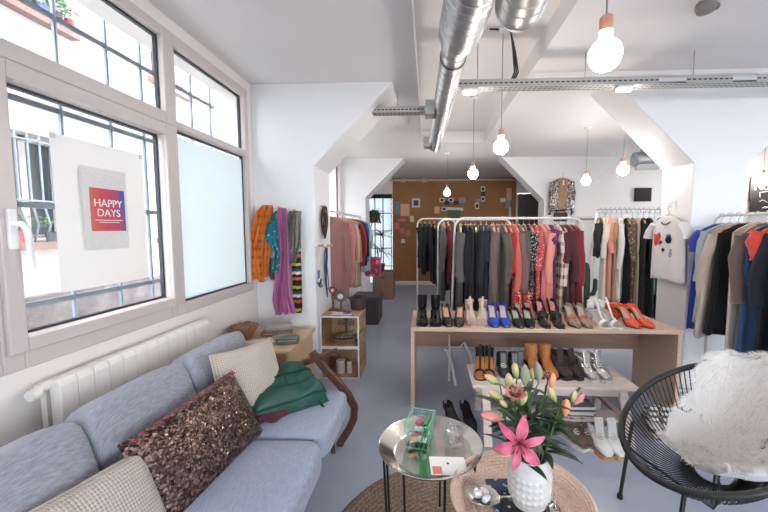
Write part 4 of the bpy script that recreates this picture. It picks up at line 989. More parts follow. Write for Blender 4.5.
# scarves on the window side column, hooks
m_plaid = plaid('orange_plaid', rgb(220, 126, 44), [rgb(200, 112, 48), rgb(96, 106, 118)], 13, 13)
m_teal = spots('teal_floral', rgb(44, 138, 150), rgb(196, 224, 222), 38, .3, rgb(24, 66, 96))
m_pinks = cloth('orchid_silk', rgb(188, 108, 158), .6, 180, .2)
m_greyk = spots('grey_knit', rgb(116, 110, 104), rgb(150, 144, 138), 80, .35)
m_strip = stripes('knit_stripes', [rgb(34, 30, 34), rgb(34, 30, 34), rgb(206, 110, 50), rgb(36, 32, 36), rgb(220, 210, 200), rgb(60, 84, 96), rgb(36, 32, 36), rgb(196, 176, 60)], 4.6)
def scarf(label, pts, widths, th, mat, nf=3, seed=1, extra=None, tail=None):
    th *= 1.35
    """draped cloth: a folded sheet hanging from a hook, lofted along pts"""
    o = thing('scarf', label, 'scarf', pts[0], 0, 'scarves on the window side column'); p0 = Vector(pts[0])
    rnd = random.Random(seed); ph = rnd.uniform(0, 6); rings = []; n = len(pts); N = 44; m = 26
    for i in range(m):
        u = i/(m-1)*(n-1); k = min(n-2, int(u)); f = smooth(u-k) if False else u-k
        p = Vector(pts[k]).lerp(Vector(pts[k+1]), f)-p0; w = lerp(widths[k], widths[k+1], f)
        ring = []
        for j in range(N):
            a = 2*pi*j/N; x = w*cos(a); y = th*.45*abs(sin(a))**.7*(1 if sin(a) >= 0 else -1)
            y += th*.75*sin(nf*2*pi*(x/(2*max(w, .02)))+ph+u*.5)*(.35+.65*min(1, u)); x += .008*sin(u*2.3+ph)+.004*sin(nf*4*x/max(w, .02)+u*2)
            ring.append((p.x+x, p.y+y, p.z+(.012*sin(4*a+ph) if i == m-1 else 0)))
        rings.append(ring)
    MB().loft(rings).build('cloth', mat, o)
    return o
ysc = 3.235
def sp(px, py, y=ysc): v = at(px, py, Y=y); return (v.x, y, v.z)
hk = []
def whook(px, py, n):
    v = at(px, py, Y=3.29); o = thing('coat_hook', ['wooden peg under the orange checked scarf', 'wooden peg under the orchid pink scarf', 'wooden peg under the grey knitted scarf'][n], 'peg', (v.x, 3.30, v.z))
    MB().tube([(0, 0, 0), (0, -.05, .005), (0, -.08, .012)], [.011, .011, .014], 10).build('peg', m_hang, o)
whook(268, 208, 0); whook(282, 209, 1); whook(297, 212, 2)
s1 = scarf('orange and grey checked scarf hanging first on the column', [sp(268, 205), sp(264, 212), sp(262, 232), sp(256, 260), sp(256, 278)], [.045, .07, .085, .06, .055], .035, m_plaid, 3, 2)
q = Vector(s1.location)
def addfall(o, pts, widths, th, mat, seed, nf=2, name='hanging_end'):
    p0 = Vector(o.location); rnd = random.Random(seed); ph = rnd.uniform(0, 6); rings = []; n = len(pts); N = 22; m = 16
    for i in range(m):
        u = i/(m-1)*(n-1); k = min(n-2, int(u)); f = u-k
        p = Vector(pts[k]).lerp(Vector(pts[k+1]), f)-p0; w = lerp(widths[k], widths[k+1], f)
        rings.append([(p.x+w*cos(2*pi*j/N)+.005*sin(u*2+ph), p.y+th*sin(2*pi*j/N)+th*.6*sin(nf*pi*cos(2*pi*j/N)+ph), p.z+(.012*sin(8*pi*j/N+ph) if i == m-1 else 0)) for j in range(N)])
    MB().loft(rings).build(name, mat, o)
addfall(s1, [sp(268, 210, 3.25), sp(267, 240, 3.25), sp(265, 262, 3.25), sp(266, 276, 3.25)], [.04, .06, .05, .045], .03, m_plaid, 5)
addfall(s1, [sp(253, 250, 3.22), sp(257, 270, 3.22), sp(262, 281, 3.22)], [.04, .05, .025], .02, m_plaid, 8)
s2 = scarf('teal floral scarf bunched between the orange and pink scarves', [sp(277, 211, 3.22), sp(276, 222, 3.21), sp(274, 238, 3.21), sp(278, 252, 3.21), sp(277, 272, 3.21)], [.02, .05, .07, .05, .045], .035, m_teal, 3, 4)
addfall(s2, [sp(272, 258, 3.23), sp(271, 270, 3.23), sp(273, 279, 3.23)], [.03, .03, .02], .015, K['grey'], 3)
s3 = scarf('orchid pink silk scarf hanging long in the middle of the column', [sp(283, 208, 3.2), sp(283, 225, 3.2), sp(285, 260, 3.2), sp(285, 290, 3.2), sp(287, 313, 3.2)], [.035, .05, .045, .06, .08], .03, m_pinks, 4, 6)
addfall(s3, [sp(284, 240, 3.22), sp(280, 270, 3.22), sp(276, 300, 3.22), sp(278, 314, 3.22)], [.03, .035, .04, .03], .018, m_pinks, 7)
s4 = scarf('grey knitted scarf hanging at the column edge with a purple tag', [sp(295, 211, 3.22), sp(295, 222, 3.22), sp(294, 240, 3.22), sp(292, 262, 3.22)], [.05, .06, .055, .035], .035, m_greyk, 4, 9)
v = at(290, 254, Y=3.18)-Vector(s4.location); MB().box(v.x-.022, v.x+.022, v.y-.002, v.y+.002, v.z-.04, v.z+.04).build('tag', MATS['purple_card'], s4, smooth=False)
s5 = scarf('striped knitted scarf showing black orange and cream bands below the grey scarf', [sp(297, 240, 3.25), sp(297, 262, 3.25), sp(297, 290, 3.25), sp(298, 312, 3.25)], [.03, .045, .045, .04], .022, m_strip, 2, 11)
# jewellery on the column's side face
def side_hook(px, py, label):
    v = at(px, py, X=-1.075); o = thing('coat_hook', label, 'peg', (-1.075, v.y, v.z))
    MB().tube([(0, 0, 0), (.04, 0, .004), (.055, 0, .008)], [.012, .011, .018], 10).build('peg', m_hang, o); return v
side_hook(318, 246, 'wooden peg holding the purple card on the column side'); side_hook(327, 246, 'wooden peg holding the blue lanyard')
def hangjewel(name, label, cat, px, py0, py1, mat, n, spread, card=None):
    a = at(px, py0, X=-1.04); b = at(px, py1, X=-1.04); o = thing(name, label, cat, (-1.04, a.y, a.z)); L = a.z-b.z
    mb = MB(); rnd = random.Random(px)
    for k in range(n):
        w = rnd.uniform(.3, 1)*spread; l = L*rnd.uniform(.7, 1)
        mb.tube([(.03*k/n-.01+.008*sin(j+k), w*sin(2*pi*j/14), -l/2+l/2*cos(2*pi*j/14)) for j in range(14)], .004+.003*rnd.random(), 5, loop=True)
    mb.build('strands', mat, o)
    MB().box(-.03, .02, -.006, .006, -.006, .006).build('nail', m_steel, o, smooth=False)
    return o
hangjewel('necklace', 'bunch of brown bead necklaces hanging high on the column side', 'necklace', 324, 206, 240, spots('brown_beads', rgb(66, 44, 36), rgb(126, 84, 60), 70, .3), 7, .07)
o = hangjewel('pendant_necklace', 'fine necklace with a purple card on the column side', 'necklace', 318, 247, 268, MATS['cream_piping'], 2, .02)
MB().box(.0, .004, -.03, .03, -.30, -.22).build('purple_card', MATS['purple_card'], o, smooth=False); MB().box(.0, .0042, -.03, .03, -.335, -.30).build('white_card', K['white'], o, smooth=False)
hangjewel('lanyard', 'long blue lanyard hanging on the column side', 'lanyard', 326, 247, 298, plain('blue_cord', rgb(58, 58, 104), .7), 3, .03)
hangjewel('earrings', 'dark earrings pinned low on the column side', 'earrings', 320, 279, 288, plain('dark_beads', rgb(44, 40, 44), .4), 3, .03)
# far corner: chest, plants, bag, ottoman
t = thing('wicker_chest', 'brown wicker chest in front of the glazed door', 'chest', (-.95, 7.55, 0))
m_wick = wood('chest_wicker', rgb(104, 80, 66), rgb(146, 116, 96), (26, 26, 40), .8, .4)
MB().box(-.22, .22, -.24, .24, 0, .54).build('chest_body', m_wick, t, smooth=False, bevel=.01); MB().box(-.235, .235, -.255, .255, .54, .59).build('lid', m_wick, t, smooth=False, bevel=.01)
MB().box(-.04, .04, -.262, -.255, .45, .5).build('clasp', m_walnut, t, smooth=False)
t = thing('storage_box', 'dark grey box on the floor under the window side clothes', 'box', (-.97, 5.6, 0))
MB().box(-.22, .2, -.25, .25, 0, .4).build('box_body', plain('dark_felt', rgb(70, 64, 64), .9), t, smooth=False, bevel=.01); MB().box(-.23, .21, -.26, .26, .4, .44).build('lid', plain('dark_felt_lid', rgb(84, 76, 76), .9), t, smooth=False, bevel=.01)
o = thing('shopping_bag', 'pink flowered fabric bag hanging at the end of the window side rail', 'bag', (-1.02, 6.45, .62))
weld(block(.3, .14, .36, Matrix.Translation((0, 0, .18)), .0).build('bag_body', spots('pink_floral', rgb(176, 62, 92), rgb(96, 110, 110), 16, .4, rgb(220, 150, 160)), o))
MB().tube([(-.1, 0, .34), (-.08, 0, .55), (.0, 0, .6), (.08, 0, .55), (.1, 0, .34)], .012).build('handle', m_burg, o)
m_leafd = plain('dark_leaf', rgb(48, 60, 48), .6, var=.35, nscale=12)
def leafy(mb, base, d, L, w, droop, n=6):
    d = Vector(d).normalized(); side = d.cross(Vector((0, 0, 1)));
    if side.length < .05: side = Vector((1, 0, 0))
    side.normalize(); vs = []
    for i in range(n):
        u = i/(n-1); c = Vector(base)+d*L*u+Vector((0, 0, -droop*u*u)); ww = w*sin(pi*min(1, .12+u*.88))**.8*(1 if i < n-1 else .05)
        up = side.cross(d)*ww*.25
        vs += [c-side*ww+up, c, c+side*ww+up]
    fs = []
    for i in range(n-1):
        for k in (0, 1): fs.append((i*3+k, i*3+k+1, i*3+k+4, i*3+k+3))
    mb.add(vs, fs)
t = thing('spiky_plant', 'tall spiky potted plant on the wicker chest before the glazed door', 'plant', (-1.03, 7.55, .59))
MB().lathe([(0, 0), (.08, 0), (.1, .16), (.09, .16), (.08, .13), (0, .13)], 20).build('pot', plain('dark_pot', rgb(60, 54, 54), .6), t)
MB().tube([(0, 0, .1), (.02, 0, .4), (0, 0, .78)], [.014, .012, .009], 8).build('stem', m_walnut, t)
mb = MB(); rnd = random.Random(2)
for k in range(44):
    a = rnd.uniform(0, 6.28); z = rnd.choice((.42, .76, .78)); leafy(mb, (0.01, 0, z), (cos(a), sin(a), rnd.uniform(-.2, 1.1)), rnd.uniform(.25, .42), .014, rnd.uniform(.06, .2))
mb.build('foliage', m_leafd, t, solid=.002)
t = thing('hanging_plant', 'bushy trailing plant on a small wall shelf above the spiky plant', 'plant', (-1.13, 7.32, 1.66))
MB().lathe([(0, 0), (.08, 0), (.1, .13), (.09, .13), (.08, .11), (0, .11)], 20).build('pot', plain('pot_dark_red', rgb(96, 58, 56), .6), t)
mb = MB()
for k in range(70):
    a = rnd.uniform(0, 6.28); r = rnd.uniform(0, .1); leafy(mb, (r*cos(a), r*sin(a), .12+rnd.uniform(0, .1)), (cos(a), sin(a), rnd.uniform(-.1, 1.3)), rnd.uniform(.12, .24), .022, rnd.uniform(.05, .25), 5)
mb.build('foliage', m_leafd, t, solid=.002)
t = thing('wall_shelf', 'small dark shelf on the far window side column carrying the trailing plant', 'shelf', (-1.13, 7.32, 1.63))
MB().box(-.12, .14, -.11, .1, 0, .03).build('board', plain('dark_shelf', rgb(50, 42, 40), .7), t, smooth=False); MB().tube([(-.05, -.11, -.1), (-.05, .08, .0)], .01).build('bracket', m_black, t)
# papers pinned on the cork board
m_pap = {k: plain('paper_'+k, c, .8, var=.04) for k, c in dict(white=rgb(216, 212, 208), peach=rgb(222, 172, 140), blue=rgb(60, 84, 140), dark=rgb(66, 64, 62), pink=rgb(206, 120, 130), green=rgb(96, 108, 84), grey=rgb(150, 150, 158), teal=rgb(110, 140, 150)).items()}
pins = [(397, 208, 5, 13, 'teal', 'teal patterned picture'), (405, 210, 9, 12, 'peach', 'big peach sheet'), (416, 203, 8, 9, 'white', 'white framed picture with a blue centre'), (402, 220, 8, 3, 'pink', 'thin pink strip'), (412, 219, 4, 6, 'white', 'small white note under the blue picture'), (397, 226, 5, 6, 'pink', 'pink picture'),
        (402, 231, 5, 5, 'pink', 'red pink postcard'), (408, 233, 5, 6, 'pink', 'faded pink postcard'), (403, 241, 4, 4, 'white', 'small white square note'), (437, 210, 5, 7, 'peach', 'peach sheet beside the group of photos'), (442, 200, 5, 4, 'white', 'white photo, first of the wavy row'), (447, 203, 5, 4, 'dark', 'dark photo in the wavy row'), (451, 200, 5, 4, 'white', 'white photo in the middle of the wavy row'),
        (456, 203, 5, 4, 'dark', 'dark photo at the end of the wavy row'), (462, 200, 6, 5, 'grey', 'grey cloud shaped picture'), (444, 209, 5, 4, 'white', 'white photo above the landscape print'), (455, 209, 16, 3, 'white', 'white strip above the landscape print'), (454, 214, 13, 8, 'green', 'green and dark landscape print'), (483, 189, 4, 5, 'white', 'photo at the top of the vertical strip'), (483, 194, 4, 5, 'dark', 'dark photo in the middle of the vertical strip'), (483, 199, 4, 5, 'white', 'photo at the bottom of the vertical strip'),
        (478, 201, 4, 4, 'grey', 'grey photo beside the vertical strip'), (477, 206, 4, 6, 'white', 'white note under the grey photo'), (503, 200, 5, 4, 'white', 'white note beside the tall peach sheet'), (509, 194, 5, 12, 'peach', 'tall peach sheet near the grey door'), (508, 204, 5, 8, 'grey', 'blue grey picture under the tall peach sheet'), (510, 212, 2, 10, 'white', 'narrow white strip near the grey door')]
for px, py, w, h_, c, lb in pins:
    v = at(px, py, Y=YF-.03); W = w*9.37/352; Hh = h_*9.37/352
    o = MB().box(-W/2, W/2, -.002, .002, -Hh/2, Hh/2).build('pinned_paper', m_pap[c], smooth=False, loc=(v.x, YF-.03, v.z)); o.rotation_euler = (0, R(random.uniform(-4, 4)), 0)
    tag(o, lb+' pinned on the cork board', 'paper', 'papers pinned on the cork board')
    if 'blue centre' in lb or 'photo' in lb and c == 'white' : MB().box(-W*.3, W*.3, -.004, -.002, -Hh*.3, Hh*.3).build('image', m_pap['blue' if 'blue' in lb else 'dark'], o, smooth=False)
# black screen, chalkboards, cactus
t = thing('wall_screen', 'small black screen on the white wall above the back bay clothes', 'screen', (4.17, 7.09, 2.165))
MB().box(-.155, .155, -.04, 0, -.13, .13).build('screen_body', m_black, t, smooth=False, bevel=.006)
MB().box(-.145, .145, -.042, -.04, -.12, .12).build('screen_glass', plain('screen_glass', rgb(44, 40, 42), .3), t, smooth=False)
for x in (-.09, -.03, .04): MB().tube([(x, -.02, -.13), (x, -.02, -.17)], .006).build('wire', MATS['white_metal'], t)
t = thing('chalkboard_sign', 'small black chalkboard sign with white handwriting on the grey wall', 'sign', (4.56, 4.985, 1.95))
m_chalk = plain('chalkboard', rgb(46, 43, 43), .8)
MB().box(-.22, .3, -.012, .012, -.07, .25).build('upper_board', m_chalk, t, smooth=False); MB().box(-.21, .3, -.02, -.012, -.22, -.05).build('lower_board', m_chalk, t, smooth=False)
XZ = Matrix.Rotation(R(90), 4, 'X')
text_obj('Nou', .15, MATS['white_metal'], t, Matrix.Translation((-.04, -.0135, .12)) @ XZ, 'chalk_word')
MB().tube([(-.09, -.0135, -.02), (-.1, -.0135, .04), (.0, -.0135, .055), (.14, -.0135, .06)], .004, 5).tube([(-.1, -.0215, -.08), (-.06, -.0215, -.06), (.0, -.0215, -.09), (.1, -.0215, -.08)], .003, 5).tube([(-.06, -.0215, -.17), (-.02, -.0215, -.15), (.02, -.0215, -.15), (-.02, -.0215, -.17)], .006, 5).build('chalk_lines', MATS['white_metal'], t)
t = thing('cactus', 'dark green cactus in a grey pot between the clothes rails', 'cactus', (1.80, 4.05, .42))
m_cact = plain('cactus_green', rgb(38, 54, 44), .6, var=.3)
MB().lathe([(0, 0), (.1, 0), (.13, .2), (.115, .2), (.1, .16), (0, .16)], 20).build('pot', plain('grey_pot', rgb(150, 148, 146), .7), t)
def ribbed(pts, r): 
    return MB().tube(pts, r, 16)
mbc = MB().tube([(0, 0, .15), (0, 0, .4), (0, 0, .62), (0, 0, .68), (0, 0, .70)], [.045, .05, .045, .03, .008], 14)
mbc.tube([(.02, 0, .33), (.09, 0, .34), (.11, 0, .4), (.11, 0, .5), (.11, 0, .52)], [.024, .026, .027, .024, .006], 10).tube([(-.02, 0, .27), (-.07, 0, .28), (-.085, 0, .33), (-.085, 0, .4), (-.085, 0, .42)], [.022, .023, .024, .02, .006], 10)
mbc.build('cactus_body', m_cact, t)
t = thing('plant_stool', 'white stool under the cactus behind the bench table', 'stool', (1.80, 4.05, 0))
MB().lathe([(0, .395), (.16, .395), (.16, .42), (0, .42)], 24).build('seat', MATS['white_metal'], t)
for a in range(3): MB().tube([(.1*cos(a*2.1), .1*sin(a*2.1), .4), (.16*cos(a*2.1), .16*sin(a*2.1), 0)], .012).build('leg', m_oak, t)
t = thing('panel_heater', 'white panel heater on the far wall of the back bay', 'heater', (3.1, 7.06, .75))
MB().box(-.16, .16, -.04, .03, 0, 1.0).build('heater_panel', m_rad, t, smooth=False, bevel=.01)
MB().box(-.14, .14, -.045, -.04, .92, .96).build('vent_slot', MATS['grey_patch'], t, smooth=False)
# ------------------------------------------------------------------ bench table with shoes
ZT = .69
m_birch = wood('birch_board', rgb(190, 162, 138), rgb(212, 186, 164), (3, 30, 30), .5, .05)
m_birch2 = wood('birch_panel', rgb(142, 110, 92), rgb(164, 130, 110), (2, 20, 20), .55, .05)
t = thing('shoe_table', 'long pale wooden table carrying the row of shoes', 'table', (.95, 3.13, 0))
MB().box(-1.09, 1.09, -.30, .32, ZT-.032, ZT).build('table_top', m_birch, t, smooth=False, bevel=.004)
MB().box(-1.09, -1.058, -.29, .31, 0, ZT-.032).build('side_panel', m_birch, t, smooth=False, bevel=.003)
MB().box(1.058, 1.09, -.29, .31, 0, ZT-.032).build('side_panel', m_birch, t, smooth=False, bevel=.003)
MB().box(-1.058, 1.058, .22, .245, ZT-.032-.30, ZT-.032).build('back_apron', m_birch2, t, smooth=False)
MB().box(.90, 1.0, .0, .2, ZT-.05, ZT-.032).build('corner_bracket', m_steel, t, smooth=False)

def shoe_w(s, wk=1., pointy=.6):
    return wk*interp(s, [(0, .004+.020*(1-pointy)), (.06, .018+.018*(1-pointy)), (.28, .041), (.45, .036), (.62, .029), (.85, .032), (.96, .026), (1, .012)])
def shoe_b(s, hh): return hh*smooth((s-.30)/.5) if hh > .03 else hh*smooth((s-.45)/.1)
L0 = .245
def shell_rings(hh, topf, A, wk=1., pointy=.6, N=21, S_=26, inset=0.):
    rings = []
    for i in range(S_):
        s = i/(S_-1); y = -L0/2*1+L0*s; w = shoe_w(s, wk, pointy)-inset; b = shoe_b(s, hh)+.005; h = topf(s); a0 = A(s); ring = []
        for j in range(N):
            a = lerp(-a0, a0, j/(N-1)); e = .8
            sx_, cz = sin(a), -cos(a)
            ring.append((w*abs(sx_)**e*(1 if sx_ >= 0 else -1), y, b+h/2+h/2*abs(cz)**.9*(1 if cz >= 0 else -1)))
        rings.append(ring)
    return rings
def sole_mesh(hh, th=.005, wk=1., pointy=.6, grow=.002, zo=0):
    mb = MB(); rings = []
    for i in range(24):
        s = i/23; y = -L0/2+(L0)*s; w = shoe_w(s, wk, pointy)+grow; b = shoe_b(s, hh)+zo
        rings.append([(-w, y, b), (w, y, b), (w, y, b+th), (-w, y, b+th)])
    return mb.loft(rings)
def heel_mesh(hh, top=.026, bot=.006, y1=.122):
    rings = []
    for k in range(7):
        u = k/6; r = lerp(bot, top, u**1.6); yc = y1-.012-top*.8+(.012*(1-u))
        rings.append([(r*cos(2*pi*j/12), yc+r*1.05*sin(2*pi*j/12), u*(hh+.003)) for j in range(12)])
    return MB().loft(rings)
def shoe(kind, label, x, y, z, rz, c, inner=None, hh=.08, cat='shoe', group=None, accent=None, wk=1., name=None, flip=1, scale=1.):
    scale *= 1.1 if kind != 'sneaker' else 1.04
    names = dict(pump='pump_shoe', sandal='sandal', boot='ankle_boot', sneaker='sneaker', flat='sandal')
    o = thing(name or names[kind], label, cat, (x, y, z), rz, group); o.scale = (scale*flip, scale, scale)
    inner = inner or K['beige']
    blk = MATS['black_rubber']
    if kind == 'pump':
        A = lambda s: lerp(pi, 1.72, smooth((s-.27)/.14))
        rings = shell_rings(hh, lambda s: interp(s, [(0, .02), (.15, .042), (.32, .056), (.5, .05), (.8, .055), (1, .06)]), A, wk, .6)
        MB().loft(rings, closed=False).build('upper', c, o, solid=.003)
        sole_mesh(hh, .004, wk*.86, .6, 0, .009).build('insole', inner, o)
        sole_mesh(hh, .004, wk, .6, .0, 0).build('sole', blk if hh > .03 else c, o)
        if hh > .03: heel_mesh(hh).build('heel', accent or c, o)
    elif kind == 'sandal':
        sole_mesh(hh, .010, wk, .25, .001).build('sole', accent or c, o); sole_mesh(hh, .003, wk*.95, .25, 0, .010).build('insole', inner, o)
        if hh > .03: heel_mesh(hh, .026, .012).build('heel', accent or c, o)
        def strap(s0, s1, hgt, r, w2=1.0):
            pts = []
            for k in range(11):
                u = k/10; a = pi*u; s = lerp(s0, s1, u); ww = shoe_w(.3 if s < .45 else s, wk, .3)*w2
                pts.append((-ww*cos(a), -L0/2+L0*s, shoe_b(s, hh)+.012+hgt*sin(a)))
            return MB().ribbon(pts, r, .003, (0, 1, .12))
        strap(.24, .24, .040, .03).build('toe_strap', c, o)
        pts = [(0, -L0/2+L0*s, shoe_b(s, hh)+lerp(.05, .125, smooth((s-.26)/.5))) for s in (.26, .38, .5, .62, .72)]
        MB().ribbon(pts, .016, .003, (1, 0, 0)).build('instep_strap', c, o)
        zc = hh+.082
        MB().tube([(.031*cos(2*pi*j/16), -L0/2+L0*.82+.036*sin(2*pi*j/16), zc+.006*sin(4*pi*j/16)) for j in range(16)], .0055, 8, loop=True).build('ankle_strap', c, o)
        rg = []
        for j in range(9):
            a = lerp(.1*pi, .9*pi, j/8); rg.append([(.031*cos(a), -L0/2+L0*.84+.034*sin(a), hh+.01), (.031*cos(a), -L0/2+L0*.84+.034*sin(a), zc)])
        MB().loft([[r[0] for r in rg], [r[1] for r in rg]], closed=False).build('heel_cup', c, o, solid=.003)
    else:
        sn = kind == 'sneaker'; sh = .15 if kind == 'boot' else .135
        topf = lambda s: interp(s, [(0, .028), (.2, .05), (.4, .062), (.62, .088), (.8, .09), (1, .075)])
        zb = .016 if sn else .004
        rr = [[(p[0], p[1], p[2]+zb) for p in ring] for ring in shell_rings(hh if not sn else .0, topf, lambda s: pi, wk*(1.12 if sn else 1.02), .15)]
        MB().loft([r[:-1] for r in rr]).build('upper', c, o)
        rings = []
        for k in range(8):
            u = k/7; zz = lerp(.05, sh, u)+(hh if not sn else .01)*.9; rx = lerp(.034, .040 if sn else .037, u); ry = lerp(.058, .052, u)
            rings.append([(rx*cos(2*pi*j/20), .052-.0*u+ry*sin(2*pi*j/20), zz+(.012*sin(2*pi*j/20) if u > .5 else 0)*(-1 if kind == 'boot' else 1)) for j in range(20)])
        MB().loft(rings, cap0=False, cap1=False).build('shaft', c, o, solid=.004)
        MB().lathe([(0, 0), (.9, 0)], 20, M=Matrix.Translation((0, .052, sh*.72+hh*.8)) @ Matrix.Diagonal((.034, .05, 1, 1))).build('lining', inner, o)
        sole_mesh(0 if sn else hh, .022 if sn else .008, wk*(1.15 if sn else 1.04), .12, .003).build('sole', accent or blk, o)
        if hh > .02 and not sn: heel_mesh(hh, .03, .027).build('heel', blk, o)
        if sn:
            MB().grid(lambda u, v: ((-.027+.054*u), lerp(-.03, .006, v), lerp(.078, .185, smooth(v))+.006*sin(pi*u)), 8, 8).build('tongue', c, o, solid=.006)
            mb = MB()
            for k in range(5):
                v = k/4; yy = lerp(-.045, .0, v); zz = lerp(.071, .115, v)
                mb.tube([(-.021, yy, zz), (0, yy-.004, zz+.009), (.021, yy+.006, zz+.004)], .0032, 6).tube([(.021, yy, zz), (0, yy-.002, zz+.010), (-.021, yy+.008, zz+.006)], .0028, 6)
            mb.build('laces', MATS['lace_white'] if accent is not None else c, o)
    return o
plain('black_rubber', rgb(24, 23, 24), .6); plain('lace_white', rgb(200, 196, 190), .8)
P_ = dict(patent=plain('black_patent', rgb(16, 16, 18), .12, var=.05, bump=0), blackl=plain('black_leather', rgb(28, 26, 28), .4), nude=plain('nude_leather', rgb(196, 172, 158), .4), blue=plain('electric_blue_suede', rgb(20, 62, 170), .6),
 black=plain('black_suede', rgb(24, 22, 25), .8), taupe=plain('taupe_suede', rgb(150, 126, 110), .8), orange=plain('orange_leather', rgb(226, 84, 50), .35), white=plain('white_leather', rgb(226, 224, 220), .35),
 pinkin=plain('pink_lining', rgb(216, 130, 128), .5), greyin=plain('grey_lining', rgb(172, 164, 152), .5), dpat=spots('dark_snake', rgb(40, 36, 36), rgb(104, 96, 88), 60, .35), redfl=spots('red_print_leather', rgb(180, 56, 52), rgb(220, 190, 170), 60, .3),
 tan=plain('tan_suede', rgb(168, 104, 52), .8), dbrown=plain('dark_brown_suede', rgb(52, 34, 32), .75), silver=plain('silver_leather', rgb(196, 194, 190), .22, .8), brownsn=plain('brown_suede_sneaker', rgb(104, 86, 76), .85), peach=plain('peach_lining', rgb(206, 150, 124), .5), cuoio=plain('amber_insole', rgb(196, 118, 46), .5), gum=plain('gum_sole', rgb(176, 134, 92), .6))
GT = 'shoes in a row on the pale table'
ys_ = 2.985
def pair(kind, pxa, pxb, labels, c, yy=ys_, z=ZT, rza=0, rzb=0, grp=GT, py=322, **kw):
    for px, lb, rz, fl in ((pxa, labels[0], rza, 1), (pxb, labels[1], rzb, -1)):
        p = at(px, py, Y=yy); shoe(kind, lb, p.x, yy, z, R(rz), c, group=grp, flip=fl, **kw)
pair('boot', 422, 435.5, ('black patent ankle boot at the very end of the table, above the side panel', 'black patent ankle boot, second along the table beside its twin'), P_['patent'], hh=.07, wk=1.05, inner=P_['blackl'])
pair('pump', 446.5, 459.5, ('black leather pump with peach lining beside the patent ankle boots', 'black leather pump with peach lining beside the nude sandals'), P_['blackl'], hh=.09, inner=P_['peach'], rza=6, rzb=-8)
pair('sandal', 471, 482, ('nude T-strap sandal next to the black leather pumps', 'nude T-strap sandal next to the blue toed pumps'), P_['nude'], hh=.085, inner=P_['nude'], accent=P_['nude'], rza=4, rzb=-12)
pair('pump', 492.5, 503.5, ('electric blue pump with a pale lining beside the nude sandals', 'electric blue pump with a pale lining beside the black suede pumps'), P_['blue'], hh=.105, inner=P_['nude'], accent=P_['black'])
pair('pump', 516.5, 528, ('black suede pump with a grey lining beside the blue pumps', 'black suede pump with a grey lining beside the snake print sandals'), P_['black'], hh=.07, inner=P_['greyin'], yy=2.97, rza=3, rzb=-3)
pair('sandal', 543.5, 557, ('flat dark snake print sandal beside the grey lined black suede pumps', 'flat dark snake print sandal beside the taupe slingback pumps'), P_['dpat'], hh=.02, inner=P_['blackl'], accent=P_['blackl'], yy=2.955, scale=.85)
pair('pump', 541, 554, ('pink lined black pump behind the snake print sandals, beside the floral shoe', 'pink lined black pump behind the snake print sandals, beside the taupe pumps'), P_['black'], hh=.10, inner=P_['pinkin'], yy=3.22, py=305)
pair('pump', 571, 582.5, ('taupe slingback pump with an orange band beside the snake print sandals', 'taupe slingback pump with an orange band beside the white sandals'), P_['taupe'], hh=.105, inner=P_['greyin'], yy=3.0, rza=4, rzb=4)
for ob in [o for o in D.objects if o.get('label', '').startswith('taupe slingback')]:
    MB().ribbon([(-.04, -.02, .03), (-.032, -.02, .062), (0, -.024, .078), (.032, -.02, .062), (.04, -.02, .03)], .024, .004, (0, 1, .2)).build('orange_band', P_['orange'], ob)
pair('sandal', 598.5, 609.5, ('white T-strap sandal beside the taupe slingbacks', 'white T-strap sandal beside the orange pumps'), P_['white'], hh=.09, inner=P_['greyin'], accent=P_['white'], rza=14, rzb=14)
pair('pump', 626.5, 639, ('bright orange pump beside the white sandals', 'bright orange pump, last shoe along the table'), P_['orange'], hh=.105, inner=P_['greyin'], rza=12, rzb=20, yy=3.0)
pair('sandal', 520, 530, ('red floral sandal standing behind the black suede pumps, beside the blue pumps', 'red floral sandal standing behind the black suede pumps, beside the pink lined pumps'), P_['redfl'], hh=.08, inner=P_['greyin'], accent=P_['black'], yy=3.26, py=305)
t = thing('clutch_purse', 'orange red leather purse standing behind the orange pumps', 'purse', (at(614, 310, Y=3.26).x, 3.27, ZT))
weld(block(.16, .08, .13, Matrix.Translation((0, 0, .065)), .0).build('purse_body', P_['orange'], t)); MB().box(-.078, .078, -.043, -.038, .075, .128).build('flap', P_['orange'], t, smooth=False, bevel=.006); MB().ball((0, -.046, .082), .008).build('clasp', m_steel, t)

# wooden step bench under the table
m_limed = wood('limed_wood', rgb(196, 180, 168), rgb(218, 204, 194), (3, 24, 24), .6, .08)
t = thing('step_bench', 'whitewashed wooden step bench with shoes on its top in front of the table', 'bench', (.88, 2.6, 0))
MB().box(-.56, .59, -.19, .21, .375, .40).build('bench_top', m_limed, t, smooth=False, bevel=.006)
for x in (-.46, .50):
    MB().ribbon([(x, -.13, .375), (x, -.27, 0)], .055, .03, (1, 0, 0)).build('leg', m_limed, t); MB().ribbon([(x, .15, .375), (x, .24, 0)], .055, .03, (1, 0, 0)).build('leg', m_limed, t)
MB().box(-.46, .50, -.20, -.06, .155, .175).build('lower_step', m_limed, t, smooth=False, bevel=.004)
MB().box(-.43, .47, -.15, -.12, .32, .375).build('front_rail', m_limed, t, smooth=False); MB().box(-.43, .47, .14, .16, .32, .375).build('rear_rail', m_limed, t, smooth=False)
for x in (-.46, .50): MB().box(x-.02, x+.02, -.2, .19, .155, .18).build('side_rail', m_limed, t, smooth=False)
ZB = .40; GB = 'shoes on the step bench'
def bpair(*a, **k): k.setdefault('grp', GB); k['z'] = k.get('z', ZB); pair(*a, **k)
bpair('sandal', 480, 489, ('black strappy amber soled sandal at the open end of the bench', 'black strappy sandal with an amber insole beside the black sneakers'), P_['black'], yy=2.62, py=372, hh=.07, inner=P_['cuoio'], accent=P_['black'], rza=-8, rzb=-10)
